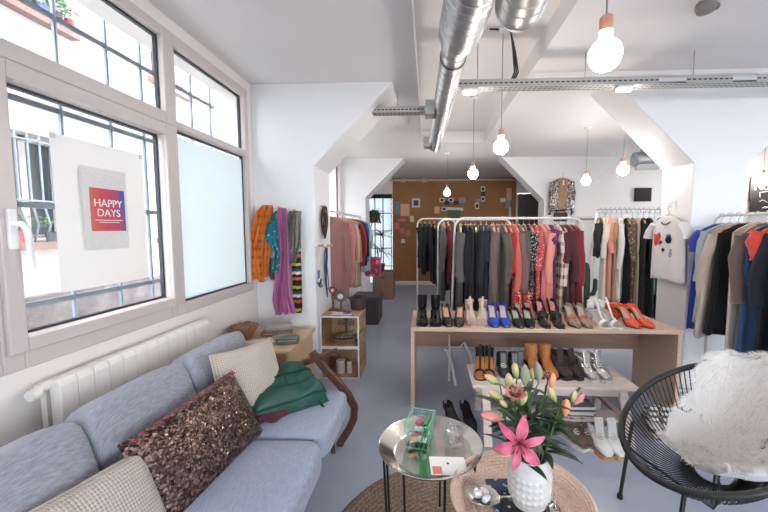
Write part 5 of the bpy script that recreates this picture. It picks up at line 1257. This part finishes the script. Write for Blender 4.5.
bpair('sneaker', 502.5, 514, ('black sneaker with a white sole beside the strappy sandals', 'black sneaker with a white sole beside the tan boots'), P_['blackl'], yy=2.6, py=375, hh=0, inner=P_['blackl'], accent=MATS['lace_white'], scale=.92)
bpair('boot', 533, 547, ('tan suede ankle boot beside the black sneakers', 'tan suede ankle boot beside the dark brown boots'), P_['tan'], yy=2.66, py=370, hh=.04, inner=P_['dbrown'], rza=6, rzb=6)
bpair('sneaker', 559, 570, ('dark brown lace boot beside the tan boots', 'dark brown lace boot beside the silver sneakers'), P_['dbrown'], yy=2.64, py=370, hh=0, inner=P_['blackl'], rza=14, rzb=20, name='ankle_boot')
bpair('sneaker', 585, 596.5, ('silver buckled high sneaker beside the dark brown boots', 'silver buckled high sneaker at the far end of the bench'), P_['silver'], yy=2.6, py=375, hh=0, inner=P_['greyin'], accent=MATS['lace_white'], rza=12, rzb=16)
GF = 'shoes on the floor under the step bench'
bpair('sneaker', 572, 582.5, ('brown suede sneaker on the floor behind the flowers', 'brown suede sneaker on the floor beside the white sneakers'), P_['brownsn'], yy=2.42, py=448, z=0, hh=0, inner=P_['greyin'], accent=MATS['lace_white'], rza=24, rzb=26, grp=GF)
bpair('sneaker', 597, 609.5, ('white high sneaker on the floor beside the brown sneakers', 'white high sneaker on the floor beside the bench leg'), P_['white'], yy=2.36, py=452, z=0, hh=0, inner=P_['greyin'], accent=P_['gum'], rza=4, rzb=6, grp=GF, scale=1.08)
bpair('sneaker', 652, 664, ('pale printed sneaker on the floor seen through the black chair strings', 'pale printed sneaker on the floor beside the side panel, seen through the chair strings'), K['stripe'], yy=2.55, py=432, z=0, hh=0, inner=P_['greyin'], accent=MATS['lace_white'], rza=-10, rzb=-6, grp=GF, scale=1.05)
bpair('pump', 452, 468, ('black pump on the floor behind the mirrored tray', 'black pump on the floor beside the bench leg'), P_['black'], yy=2.62, py=425, z=0, hh=.07, inner=P_['blackl'], rza=20, rzb=14, grp=GF)
o = thing('folded_blouse', 'pale folded blouse lying on the lower step of the bench', 'blouse', (1.08, 2.47, .175)); weld(block(.2, .13, .09, Matrix.Translation((0, 0, .045)), .012).build('folded_cloth', K['stripe'], o))
MB().tube([(-.08, -.066, .03), (0, -.07, .034), (.08, -.066, .03)], .004).build('fold_edge', K['white'], o)
# white folding stand under the table
t = thing('folding_stand', 'white folding stand under the table near the open end of the bench', 'stand', (.21, 3.3, 0))
MB().tube([(-.05, 0, .34), (-.02, 0, .33), (.02, -.01, .22), (.06, -.02, .0)], .014, 10).build('front_leg', MATS['white_metal'], t)
MB().tube([(.0, .03, .48), (.0, .03, .02)], .008, 8).tube([(0, .03, .36), (.24, .04, .35)], .006, 8).build('post', MATS['white_metal'], t)
MB().tube([(.1, 0, .36), (.14, 0, .42), (.2, -.02, .3), (.24, -.06, .14), (.26, -.1, .0)], .016, 10).build('curved_leg', MATS['white_metal'], t)

# ------------------------------------------------------------------ rug, tray table, basket table
def jute():
    t = NT('jute'); w = t.n('ShaderNodeTexWave', wave_type='RINGS', rings_direction='Z'); w.inputs['Scale'].default_value = 12; w.inputs['Distortion'].default_value = 2.5
    t.l(t.co(), w.inputs[0]); g = t.noise(90, 3)
    k = t.mix(.72, w.outputs['Color'], t.ramp(g, [(.35, (0, 0, 0, 1)), (.7, (1, 1, 1, 1))]))
    t.base(t.ramp(k, [(.1, rgb(112, 92, 76)), (.8, rgb(158, 136, 116))])); t.set(Roughness=.95); t.bump(k, .9, .008); return t.m
rug = MB().lathe([(0, .012)]+[(r, .012+.004*abs(sin(r*60))) for r in [.02*k for k in range(1, 32)]]+[(.64, .006), (.645, 0)], 64)
tag(rug.build('jute_rug', jute(), loc=(.15, 1.5, 0.001)), 'round braided jute rug under the two small tables', 'rug')
def mirror():
    t = NT('mirror_silver'); t.base(rgb(216, 212, 208)); t.set(Metallic=1., Roughness=.16); t.bump(t.noise(5, 2), .08, .01); return t.m
m_mir = mirror()
t = thing('tray_table', 'small table with a round mirrored silver tray top and thin black legs', 'table', (.015, 1.575, 0)); HT = .5
MB().lathe([(0, .455), (.165, .455), (.175, .458), (.235, .497), (.243, .5), (.244, .497), (.237, .49), (.178, .452), (0, .449)], 56).build('silver_tray', m_mir, t)
MB().tube([(.222*cos(2*pi*j/40), .222*sin(2*pi*j/40), .482) for j in range(40)], .005, 8, loop=True).build('ring', m_black, t)
for a in (200, 240, 285, 330, 20, 75, 130, 165):
    a = R(a+(0)); MB().tube([(.225*cos(a), .225*sin(a), .484), (.205*cos(a), .205*sin(a), .0135)], .0055, 8).build('leg', m_black, t)
# green wire basket with packets
m_gw = plain('green_wire', rgb(118, 188, 156), .4)
t = thing('wire_basket', 'small green wire basket of little packets on the mirrored tray', 'basket', (-.035, 1.655, .4575), R(-14))
mb = MB(); bw, bd, bh = .058, .078, .12
def ringrect(z, k, r=.0022): return [( -bw*k, -bd*k, z), (bw*k, -bd*k, z), (bw*k, bd*k, z), (-bw*k, bd*k, z)]
for z, k, r in ((.002, .88, .002), (.04, .93, .0012), (.08, .97, .0012), (.12, 1.02, .0026), (.108, 1.0, .0012)):
    q = ringrect(z, k); 
    for a, b in zip(q, q[1:]+q[:1]): mb.tube([a, b], r, 6)
for k in range(6):
    x = lerp(-1, 1, k/5)
    for s in (-1, 1): mb.tube([(bw*.88*x, s*bd*.88, .002), (bw*1.02*x, s*bd*1.02, .12)], .0008, 5)
    mb.tube([(bw*.88*x, -bd*.88, .002), (bw*.88*x, bd*.88, .002)], .0013, 5)
for k in range(8):
    y = lerp(-1, 1, k/7)
    for s in (-1, 1): mb.tube([(s*bw*.88, bd*.88*y, .002), (s*bw*1.02, bd*1.02*y, .12)], .0008, 5)
mb.build('wire_frame', m_gw, t)
pk = [(-.02, -.045, .03, 20, 'peach'), (.02, -.04, .035, -25, 'white'), (-.015, 0, .035, 60, 'pink'), (.025, .01, .04, 10, 'white'), (-.02, .045, .04, -40, 'peach'), (.015, .05, .045, 35, 'dark'), (0, -.02, .07, -15, 'white'), (-.01, .03, .075, 50, 'pink')]
gw_l = 'packets in the green wire basket'
wm = Matrix.Translation(t.location) @ Matrix.Rotation(R(-14), 4, 'Z')
for i, (x, y, z, a, c) in enumerate(pk):
    p = wm @ Vector((x, y, z)); lbs = ['peach packet low at the front of the green basket', 'white packet low at the front of the green basket', 'pink packet in the middle of the green basket', 'white packet against the green leaflet', 'peach packet at the back of the green basket', 'dark packet at the back of the green basket', 'white packet lying on top at the front of the green basket', 'pink packet lying on top at the back of the green basket']
    o = weld(block(.045, .028, .014, Matrix.Rotation(R(a), 4, 'Z') @ Matrix.Rotation(R(28*sin(i*2.)), 4, 'X'), .004).build('candy_packet', m_pap[c])); o.location = p; tag(o, lbs[i], 'packet', gw_l)
for dx, dy, a, lb in ((.04, .0, 22, 'bright green leaflet leaning inside the wire basket'), (.03, -.03, 30, 'green and white leaflet in front of the bright green one')):
    p = wm @ Vector((dx, dy, .065)); o = MB().box(-.0012, .0012, -.05, .05, -.055, .055).build('leaflet', spots('leaflet_print' + str(dx), rgb(52, 160, 72), rgb(206, 226, 206) if dx < .035 else rgb(40, 120, 60), 30, .3), smooth=False); o.location = p; o.rotation_euler = (R(6), R(a-14), R(-14)); tag(o, lb, 'leaflet')
o = thing('postcard', 'white card with a small colour print on the rim of the mirrored tray', 'card', (.09, 1.43, .489), R(6)); 
MB().box(-.078, .078, -.05, .05, 0, .0015).build('card_sheet', m_paper, o, smooth=False); MB().box(-.07, -.03, -.045, -.005, .0015, .002).build('colour_print', spots('card_print', rgb(216, 120, 100), rgb(120, 140, 150), 60, .35, rgb(236, 200, 160)), o, smooth=False); MB().lathe([(0, .0015), (.006, .0015), (.006, .002), (0, .002)], 12, (.0, .012, 0)).build('dot_mark', m_black, o, smooth=False)
o.rotation_euler = (R(7), R(4), R(6))
m_clear = glass('clear_plastic', (.97, .97, .97, 1), .04, .22)
o = thing('glass_dish', 'crumpled clear cellophane bag on the far side of the mirrored tray', 'bag', (.125, 1.63, .458))
mb = MB()
def celo(u, v):
    a = 2*pi*u; p = pi*v; r = .058*(1+.35*noise.noise(Vector((cos(a)*1.5, sin(a)*1.5, v*3.))))
    return (r*.85*sin(p)*cos(a), r*1.5*sin(p)*sin(a), .045-.045*cos(p)+.012*noise.noise(Vector((a, v*4, 1))))
mb.grid(celo, 22, 14); o2 = mb.build('clear_film', m_clear, o, smooth=False); o.name = 'cellophane_bag'
# basket-top table
def rattan():
    t = NT('pink_rattan'); g = t.noise(120, 2); f = t.noise(5, 3)
    t.base(t.mix(t.ramp(g, [(.4, (0, 0, 0, 1)), (.65, (1, 1, 1, 1))]), t.ramp(f, [(.3, rgb(228, 200, 184)), (.7, rgb(240, 216, 202))]), rgb(212, 178, 162))); t.set(Roughness=.7); t.bump(g, .3, .003); return t.m
m_rat = rattan()
t = thing('basket_table', 'small table with a coiled pinkish rattan tray top carrying the flower vase', 'table', (.36, 1.295, 0)); prof = []
mb = MB()
n_c = 17
for k in range(1, n_c+1):
    r = .0125*k
    mb.tube([(r*cos(2*pi*j/44), r*sin(2*pi*j/44), .428+.0018*sin(22*2*pi*j/44+k)) for j in range(44)], .0072, 6, loop=True)
for k in range(5): mb.tube([((.222+.0085*k)*cos(2*pi*j/48), (.222+.0085*k)*sin(2*pi*j/48), .434+.0098*k) for j in range(48)], .0075, 6, loop=True)
mb.lathe([(0, .421), (.215, .421), (.258, .468), (.262, .468), (.22, .415), (0, .415)], 48)
mb.build('rattan_top', m_rat, t)
MB().tube([(.262*cos(2*pi*j/56), .262*sin(2*pi*j/56), .478) for j in range(56)], .0085, 8, loop=True).build('rim', plain('rattan_rim', rgb(216, 190, 172), .6), t)
for a in (60, 150, 200, 240, 300, 350): a = R(a); MB().tube([(.225*cos(a), .225*sin(a), .43), (.2*cos(a), .2*sin(a), .0135)], .0065, 8).build('leg', m_black, t)
MB().tube([(.225*cos(2*pi*j/40), .225*sin(2*pi*j/40), .412) for j in range(40)], .006, 8, loop=True).build('ring', m_black, t)
# magazines, dish, vase
ZR = .4365
m_mag = spots('magazine_print', rgb(60, 74, 98), rgb(176, 184, 190), 26, .32, rgb(40, 42, 50))
def mag(label, x, y, z, rz, sx, sy, sz, m):
    o = thing('magazine', label, 'magazine', (x, y, z), R(rz), 'magazines under the vase'); MB().box(-sx/2, sx/2, -sy/2, sy/2, 0, sz).build('cover', m, o, smooth=False); MB().box(-sx/2+.003, sx/2+.0006, -sy/2-.0006, sy/2-.003, sz*.2, sz*.8).build('pages', m_paper, o, smooth=False); return o
mag('blue grey printed magazine under the vase on the rattan tray', .335, 1.30, ZR, 4, .16, .25, .008, m_mag)
mag('dark printed booklet on the magazine under the vase', .365, 1.255, ZR+.0085, -6, .16, .17, .007, spots('booklet_print', rgb(38, 38, 44), rgb(206, 190, 150), 30, .22, rgb(96, 120, 140)))
o = thing('silver_spoon', 'shiny crumpled silver foil strip lying beside the vase', 'foil', (.485, 1.27, ZR+.002), R(8)); o.name = 'foil_strip'
mb = MB(); mb.grid(lambda u, v: (.022*(2*u-1)+.006*sin(9*v), lerp(-.11, .11, v), .012+.012*noise.noise(Vector((u*3, v*7, 2)))+.008*sin(14*v+5*u)), 8, 22); mb.build('foil_sheet', plain('foil', rgb(210, 208, 200), .15, 1, bump=0), o, smooth=False, solid=.0015)
o = thing('silver_dish', 'oval silver shell dish with white trinkets on the rattan tray', 'dish', (.215, 1.305, ZR+.001), R(-18))
Mo = Matrix.Diagonal((1.15, .95, 1, 1))
MB().lathe([(0, .003), (.035, .004), (.056, .022), (.06, .026), (.057, .027), (.034, .009), (0, .008)], 32, M=Mo).build('dish_body', plain('pearl_silver', rgb(206, 202, 194), .2, .7, bump=0), o)
MB().ribbon([(.06, .01, .022), (.09, .016, .03), (.115, .02, .034)], [.014, .01, .012], .004, (0, 1, 0)).build('dish_handle', m_mir, o)
for i, (x, y, a, lb) in enumerate(((-.015, .0, 0, 'white folded trinket in the silver dish near its free edge'), (.018, -.012, 50, 'white folded trinket in the silver dish near the handle'), (.005, .018, 120, 'white folded trinket at the back of the silver dish'))):
    q = Matrix.Translation(o.location) @ Matrix.Rotation(R(-18), 4, 'Z') @ Vector((x, y, .024)); k = weld(block(.034, .022, .022, Matrix.Rotation(R(a), 4, 'Z') @ Matrix.Rotation(R(20), 4, 'X'), .004).build('trinket', K['white'])); k.location = q; tag(k, lb, 'trinket', 'trinkets in the silver dish')
VX, VY, VZ = .39, 1.285, ZR+.0165
def vase_mat(): 
    return plain('white_porcelain', rgb(200, 198, 196), .35, var=.02, bump=0)
vase = thing('vase', 'white dimpled porcelain vase holding the lilies', 'vase', (VX, VY, VZ))
mb = MB(); NU, NV = 150, 70
def vr(u): return interp(u, [(0, .052), (.05, .063), (.3, .077), (.65, .077), (.88, .070), (1, .067)])
rings = []
for i in range(NV):
    u = i/(NV-1); ring = []
    for j in range(NU):
        a = 2*pi*j/NU; d = 0
        if .06 < u < .8:
            q = max(0, sin(11*a+u*24))*max(0, sin(11*a-u*24))+max(0, -sin(11*a+u*24))*max(0, -sin(11*a-u*24)); d = .0045*q**.7*smooth((u-.06)*8)*smooth((.8-u)*6)
        r = vr(u)+d; ring.append((r*cos(a), r*sin(a), .195*u))
    rings.append(ring)
for r, z in ((.0655, .197), (.062, .195), (.062, .12), (.0, .12)): rings.append([(r*cos(2*pi*j/NU), r*sin(2*pi*j/NU), z) for j in range(NU)])
mb.loft(rings).build('vase_body', vase_mat(), vase, ang=70)
# lilies
m_stem = plain('lily_stem', rgb(74, 104, 54), .5, var=.2); m_lleaf = plain('lily_leaf', rgb(40, 66, 36), .45, var=.35, nscale=20); m_bud = NT('lily_bud')
sp_ = m_bud.n('ShaderNodeSeparateXYZ'); m_bud.l(m_bud.co('Generated'), sp_.inputs[0])
m_bud.base(m_bud.ramp(sp_.outputs[2], [(.0, rgb(120, 150, 76)), (.5, rgb(170, 178, 112)), (.85, rgb(206, 170, 140))])); m_bud.set(Roughness=.5); m_bud = m_bud.m
m_budp = plain('pink_bud', rgb(206, 132, 128), .5, var=.2, nscale=10); m_budo = plain('peach_bud', rgb(226, 152, 112), .5, var=.2, nscale=10); m_budg = plain('grey_green_bud', rgb(150, 150, 128), .5, var=.2, nscale=10)
def petal_mat():
    t = NT('lily_petal'); f = t.noise(14, 4); t.base(t.ramp(f, [(.3, rgb(192, 74, 108)), (.7, rgb(212, 116, 140))])); t.set(Roughness=.5, Subsurface_Weight=0.); t.bump(f, .2, .003); return t.m
m_petal = petal_mat(); m_anther = plain('anther', rgb(130, 66, 36), .8)
fl_group = 'lily stems in the white vase'
def stem_thing(label, top, lean, parts, leaves=9, seed=1):
    """one lily stem: rooted in the vase, with its leaves and buds or flowers"""
    o = thing('lily_stem', label, 'flower', (VX, VY, VZ), 0, fl_group); rnd = random.Random(seed); T = Vector(top)-Vector((VX, VY, VZ)); B = Vector((lean[0], lean[1], .125)); Mid = Vector((T.x*.38+lean[0]*.6, T.y*.38+lean[1]*.6, T.z*.62))
    def cv(u): return B*(1-u)**2+Mid*2*u*(1-u)+T*u*u
    MB().tube([cv(k/12) for k in range(13)], [lerp(.0048, .003, k/12) for k in range(13)], 8).build('stem', m_stem, o)
    for k in range(int(leaves*1.6)):
        u = rnd.uniform(.25, .9); a = rnd.uniform(0, 6.28); mb = MB(); d = Vector((cos(a), sin(a), rnd.uniform(.1, .9))); leafy(mb, cv(u), d, rnd.uniform(.09, .15), rnd.uniform(.009, .014), rnd.uniform(.01, .06), 8); mb.build('leaf', m_lleaf, o, solid=.0012)
    for kind, off, d, sz, mt in parts:
        p = Vector(off)-Vector((VX, VY, VZ)); d = Vector(d).normalized(); q = d.to_track_quat('Z', 'Y').to_matrix().to_4x4(); M = Matrix.Translation(p) @ q
        base = p
        u0 = .7; MB().tube([cv(u0), cv(u0).lerp(base, .5)+Vector((0, 0, .01)), base], .0028, 6).build('pedicel', m_stem, o)
        if kind == 'bud':
            rings = []
            for k in range(12):
                v = k/11; r = sz*.19*sin(pi*min(1, .06+v*.94))**.75*(1+.25*v)
                rings.append([(r*(1+.10*cos(3*2*pi*j/18))*cos(2*pi*j/18), r*(1+.10*cos(3*2*pi*j/18))*sin(2*pi*j/18), sz*v) for j in range(18)])
            MB().loft(rings, M=M).build('bud', mt, o)
        else:
            fl = MB().lathe([(.004, 0), (.009, sz*.12), (.004, sz*.2)], 10, M=M).build('flower', m_stem, o)
            for k in range(6):
                a = k*pi/3+.3; w = sz*(.24 if k % 2 else .17); mb = MB(); op = 1.0 if kind == 'open' else .45
                def pf(u, v):
                    ww = w*sin(pi*min(1., .04+v*.93))**.8*(2*u-1)*.5*1.6; rad = sz*(.06+.82*v*op)+0; hgt = sz*(.2+.62*v*(1.15-op)+.24*sin(v*pi*.8)*op-.36*op*v*v); rip = .035*sz*sin(v*9+k)*abs(2*u-1)-.10*sz*(1-abs(2*u-1)**2)*(1-v)
                    return (rad*cos(a)-ww*sin(a), rad*sin(a)+ww*cos(a), hgt+rip)
                mb.grid(pf, 9, 14, M); mb.build('petal', m_petal if kind == 'open' else m_budp, fl, solid=.0012)
            for k in range(6):
                a = k*pi/3; mb = MB().tube([(0, 0, sz*.1), (.1*sz*cos(a), .1*sz*sin(a), sz*.4), (.19*sz*cos(a), .19*sz*sin(a), sz*.52)], .0012, 5, M=M); mb.tube([(.16*sz*cos(a), .16*sz*sin(a), sz*.52), (.24*sz*cos(a), .24*sz*sin(a), sz*.53)], .003, 6, M=M); mb.build('stamen', m_anther, fl)
    return o
def fp(px, py, Y): v = at(px, py, Y=Y); return (v.x, v.y, v.z)
stem_thing('lily stem with one big open pink flower hanging over the vase rim', fp(522, 415, 1.22), (-.02, -.03), [('open', fp(518, 442, 1.19), (-.12, -1, .30), .105, None)], 5, 3)
stem_thing('lily stem leaning far out with pink and green buds beside the open flower', fp(497, 395, 1.28), (-.04, 0), [('bud', fp(502, 419, 1.26), (-1, -.1, .25), .085, m_budp), ('bud', fp(503, 399, 1.28), (-1, -.1, .62), .07, m_bud), ('bud', fp(500, 385, 1.30), (-1, .1, .6), .07, m_bud), ('half', fp(512, 402, 1.28), (.12, -.35, 1), .10, None)], 8, 11)
stem_thing('upright lily stem with tall green buds over the open flower', fp(510, 380, 1.31), (-.02, .02), [('bud', fp(511, 392, 1.3), (-.18, -.1, 1), .08, m_bud), ('bud', fp(517, 378, 1.31), (-.22, 0, 1), .062, m_bud), ('bud', fp(521, 405, 1.28), (.25, -.2, 1), .062, m_bud), ('bud', fp(508, 408, 1.27), (-.75, -.2, .8), .05, m_bud)], 10, 21)
stem_thing('middle lily stem with grey green buds standing highest', fp(528, 380, 1.33), (.01, .03), [('bud', fp(525, 385, 1.32), (-.05, -.05, 1), .085, m_budg), ('bud', fp(539, 382, 1.33), (-.12, 0, 1), .08, m_budg), ('bud', fp(533, 380, 1.34), (-.1, 0, 1), .05, m_bud)], 12, 33)
stem_thing('lily stem with a peach bud and leaves over the back of the vase', fp(546, 385, 1.36), (.03, .02), [('bud', fp(551, 388, 1.34), (.12, 0, 1), .062, m_budo), ('bud', fp(556, 402, 1.32), (-.55, -.05, 1), .07, m_bud), ('half', fp(548, 380, 1.36), (.1, .1, 1), .05, None)], 12, 44)
stem_thing('lily stem leaning out towards the brown sneakers with an orange bud', fp(562, 400, 1.33), (.04, 0), [('bud', fp(565, 416, 1.31), (.0, -.15, 1), .075, m_budo), ('bud', fp(572, 402, 1.33), (.25, 0, 1), .05, m_bud), ('bud', fp(574, 404, 1.35), (.75, .1, .8), .06, m_budp)], 14, 55)
fern = thing('fern_frond', 'feathery green frond behind the lilies', 'flower', (VX, VY, VZ), 0, fl_group); mb = MB(); tp = Vector(fp(580, 388, 1.40))-Vector((VX, VY, VZ)); mb.tube([(.04, .03, .125), (tp.x*.4, tp.y*.4, tp.z*.75), tp], .003, 6)
for k in range(26):
    u = .35+.65*k/25; c0 = Vector((.04, .03, .125))*(1-u)**2+Vector((tp.x*.4, tp.y*.4, tp.z*.75))*2*u*(1-u)+tp*u*u
    for s in (-1, 1): leafy(mb, c0, (s*.8+.5, .2, .4), .06*(1.2-u), .004, .01, 4)
mb.build('frond', m_lleaf, fern, solid=.001)

# ------------------------------------------------------------------ round string chair with a sheepskin
CX_, CY_, CA, HW, HD, ZF, ZBk = 1.345, 1.654, 3.416, .354, .367, .40, .808
f2 = Vector((cos(CA), sin(CA), 0)); s2 = Vector((-sin(CA), cos(CA), 0))
chair = thing('string_chair', 'round black string chair under the white sheepskin', 'chair', (CX_, CY_, 0))
def hoop(a): return f2*(HD*sin(a))+s2*(HW*cos(a))+Vector((0, 0, (ZF+ZBk)/2-(ZBk-ZF)/2*sin(a)))
m_chair = plain('chair_black', rgb(26, 25, 26), .5, .0)
MB().tube([hoop(2*pi*j/72) for j in range(72)], .0155, 12, loop=True).build('hoop', m_chair, chair)
ci = f2*(-.04)+Vector((0, 0, .33))
def inner(a): return ci+f2*(.075*sin(a))+s2*(.085*cos(a))+Vector((0, 0, -.02*sin(a)))
MB().tube([inner(2*pi*j/32) for j in range(32)], .008, 10, loop=True).build('inner_ring', m_chair, chair)
def bowl(a, t):
    h_, i_ = hoop(a), inner(a); p = h_.lerp(i_, t); p.z -= .055*sin(pi*t)*(1.0+.2*(1-sin(a))); return p
for k in range(96):
    a = 2*pi*(k+.5)/96; sb = MB().tube([bowl(a, t/6) for t in range(7)], .0032, 6); sb.build('string', m_chair, chair)
feet = [(at(620, 498, Z=0)-Vector((CX_, CY_, 0)), 2.1*0), ]
def legp(a, out, tag_=None):
    return hoop(a)
legs = [((1.078, 1.899), R(40)), ((1.02, 1.40), R(130)), ((1.66, 1.46), R(220)), ((1.70, 2.02), R(320))]
for (lx, ly), a in legs:
    _o = Vector((lx-CX_, ly-CY_, 0)); a = math.atan2(_o.dot(f2)/HD, _o.dot(s2)/HW)
    h_ = bowl(a, .12); MB().tube([h_, Vector((lx-CX_, ly-CY_, .012))], .0095, 10).build('leg', m_chair, chair); MB().tube([Vector((lx-CX_, ly-CY_, 0.0)), Vector((lx-CX_, ly-CY_, .022))], [.016, .014], 12).build('rubber_foot', m_chair, chair)
low = ci+Vector((0, 0, -.17))
MB().tube([bowl(R(62), .03), low, bowl(R(242), .03)], .0085, 8).tube([bowl(R(118), .03), low+Vector((0, 0, -.012)), bowl(R(298), .03)], .0085, 8).build('base_brace', m_chair, chair)
# sheepskin
def fur():
    t = NT('sheepskin'); f = t.noise(7, 4); t.base(t.ramp(f, [(.3, rgb(244, 240, 237)), (.7, rgb(250, 248, 246))])); t.set(Roughness=.9, Sheen_Weight=.3); return t.m
m_fur = fur()
def skin(u, v):
    """u across (towards -side..+side), v from back top down to the seat"""
    a = 2*u-1; w = interp(v, [(0, .24), (.18, .28), (.45, .29), (.75, .25), (.93, .2), (1, .14)])*(1+.07*sin(v*17+1)+.06*sin(v*31+a*3))
    # centre line over the back, down the bowl, to the seat front
    back = -f2*(HD+.03)+Vector((0, 0, ZBk+.00)); pts = [(-.47, ZBk-.2), (-.43, ZBk-.02), (-.36, ZBk-.03), (-.29, .62), (-.22, .47), (-.13, .37), (.0, .345), (.08, .35)]
    q = v*(len(pts)-1); k = min(len(pts)-2, int(q)); t_ = q-k; d = lerp(pts[k][0], pts[k+1][0], t_); z = lerp(pts[k][1], pts[k+1][1], t_)
    curl = (a*a)*(.10+.05*sin(pi*v))*(1 if a > 0 else .35); d2 = d+(.13*a*a if v < .6 else .03*a*a)
    p = f2*d2+s2*(a*w*1.08*(1 if a > 0 else 1-.30*(1-v))+.10*(1-v))+Vector((0, 0, z+curl+.02+.018*noise.noise(Vector((a*2.5, v*5, 3)))))
    return tuple(p)
skin0 = skin; NG = 48
_bp = [bowl(2*pi*j/80, t/14) for j in range(80) for t in range(15)]
def lifted(u, v):
    p = Vector(skin0(u, v)); zb = min(((q.x-p.x)**2+(q.y-p.y)**2, q.z) for q in _bp)
    if zb[0] < .003 and p.z < zb[1]+.035: p.z = zb[1]+.035
    return p
_sg = [[lifted(i/NG, j/NG) for i in range(NG+1)] for j in range(NG+1)]
for _ in range(3):
    _sg = [[(_sg[j][i]*2+_sg[j][max(0, i-1)]+_sg[j][min(NG, i+1)]+_sg[max(0, j-1)][i]+_sg[min(NG, j+1)][i])/6 for i in range(NG+1)] for j in range(NG+1)]
def skin(u, v):
    x, y = min(.9999, max(0, u))*NG, min(.9999, max(0, v))*NG; i, j = int(x), int(y); a, b = x-i, y-j
    return tuple((_sg[j][i]*(1-a)+_sg[j][i+1]*a)*(1-b)+(_sg[j+1][i]*(1-a)+_sg[j+1][i+1]*a)*b+Vector((0, 0, .004)))
fb = MB(); nu, nv = 34, 50; fb.grid(skin, nu, nv)
fo = fb.build('sheepskin', m_fur, loc=(CX_, CY_, 0)); tag(fo, 'fluffy white sheepskin draped over the round black chair', 'sheepskin')
hair = MB(); rnd = random.Random(12)
def skn(u, v):
    e = .01; p = Vector(skin(u, v)); du = Vector(skin(min(1, u+e), v))-Vector(skin(max(0, u-e), v)); dv = Vector(skin(u, min(1, v+e)))-Vector(skin(u, max(0, v-e))); n = dv.cross(du)
    n = n.normalized() if n.length > 1e-9 else Vector((0, 0, 1)); 
    if n.z < -.1 or n.dot(Vector((-.5, -.5, .7))) < -.2: n = -n
    return p, n, du.normalized(), dv.normalized()
for k in range(15000):
    u, v = rnd.random(), rnd.random()
    if rnd.random() < .12: u = rnd.choice((rnd.uniform(0, .04), rnd.uniform(.96, 1)))
    p, n, du, dv = skn(u, v); clump = Vector((noise.noise(Vector((u*9, v*14, 1))), noise.noise(Vector((u*9, v*14, 5))), noise.noise(Vector((u*9, v*14, 9)))))
    edge = (2*u-1)**5*.9; d = (n*.8+dv*.55+du*edge+clump*.9+Vector((rnd.uniform(-.3, .3), rnd.uniform(-.3, .3), rnd.uniform(-.3, .3)))).normalized(); Lh = rnd.uniform(.030, .055); sd = d.cross(n)
    if sd.length < .05: sd = du
    sd = sd.normalized()*.0016; m = p+d*Lh*.55+n*.004; e = p+d*Lh+dv*.012-Vector((0, 0, .008))
    hair.add([p-sd, p+sd, m+sd*.8, m-sd*.8, e], [(0, 1, 2, 3), (3, 2, 4)])
ho = hair.build('fleece', m_fur, fo); ho['kind'] = 'stuff'
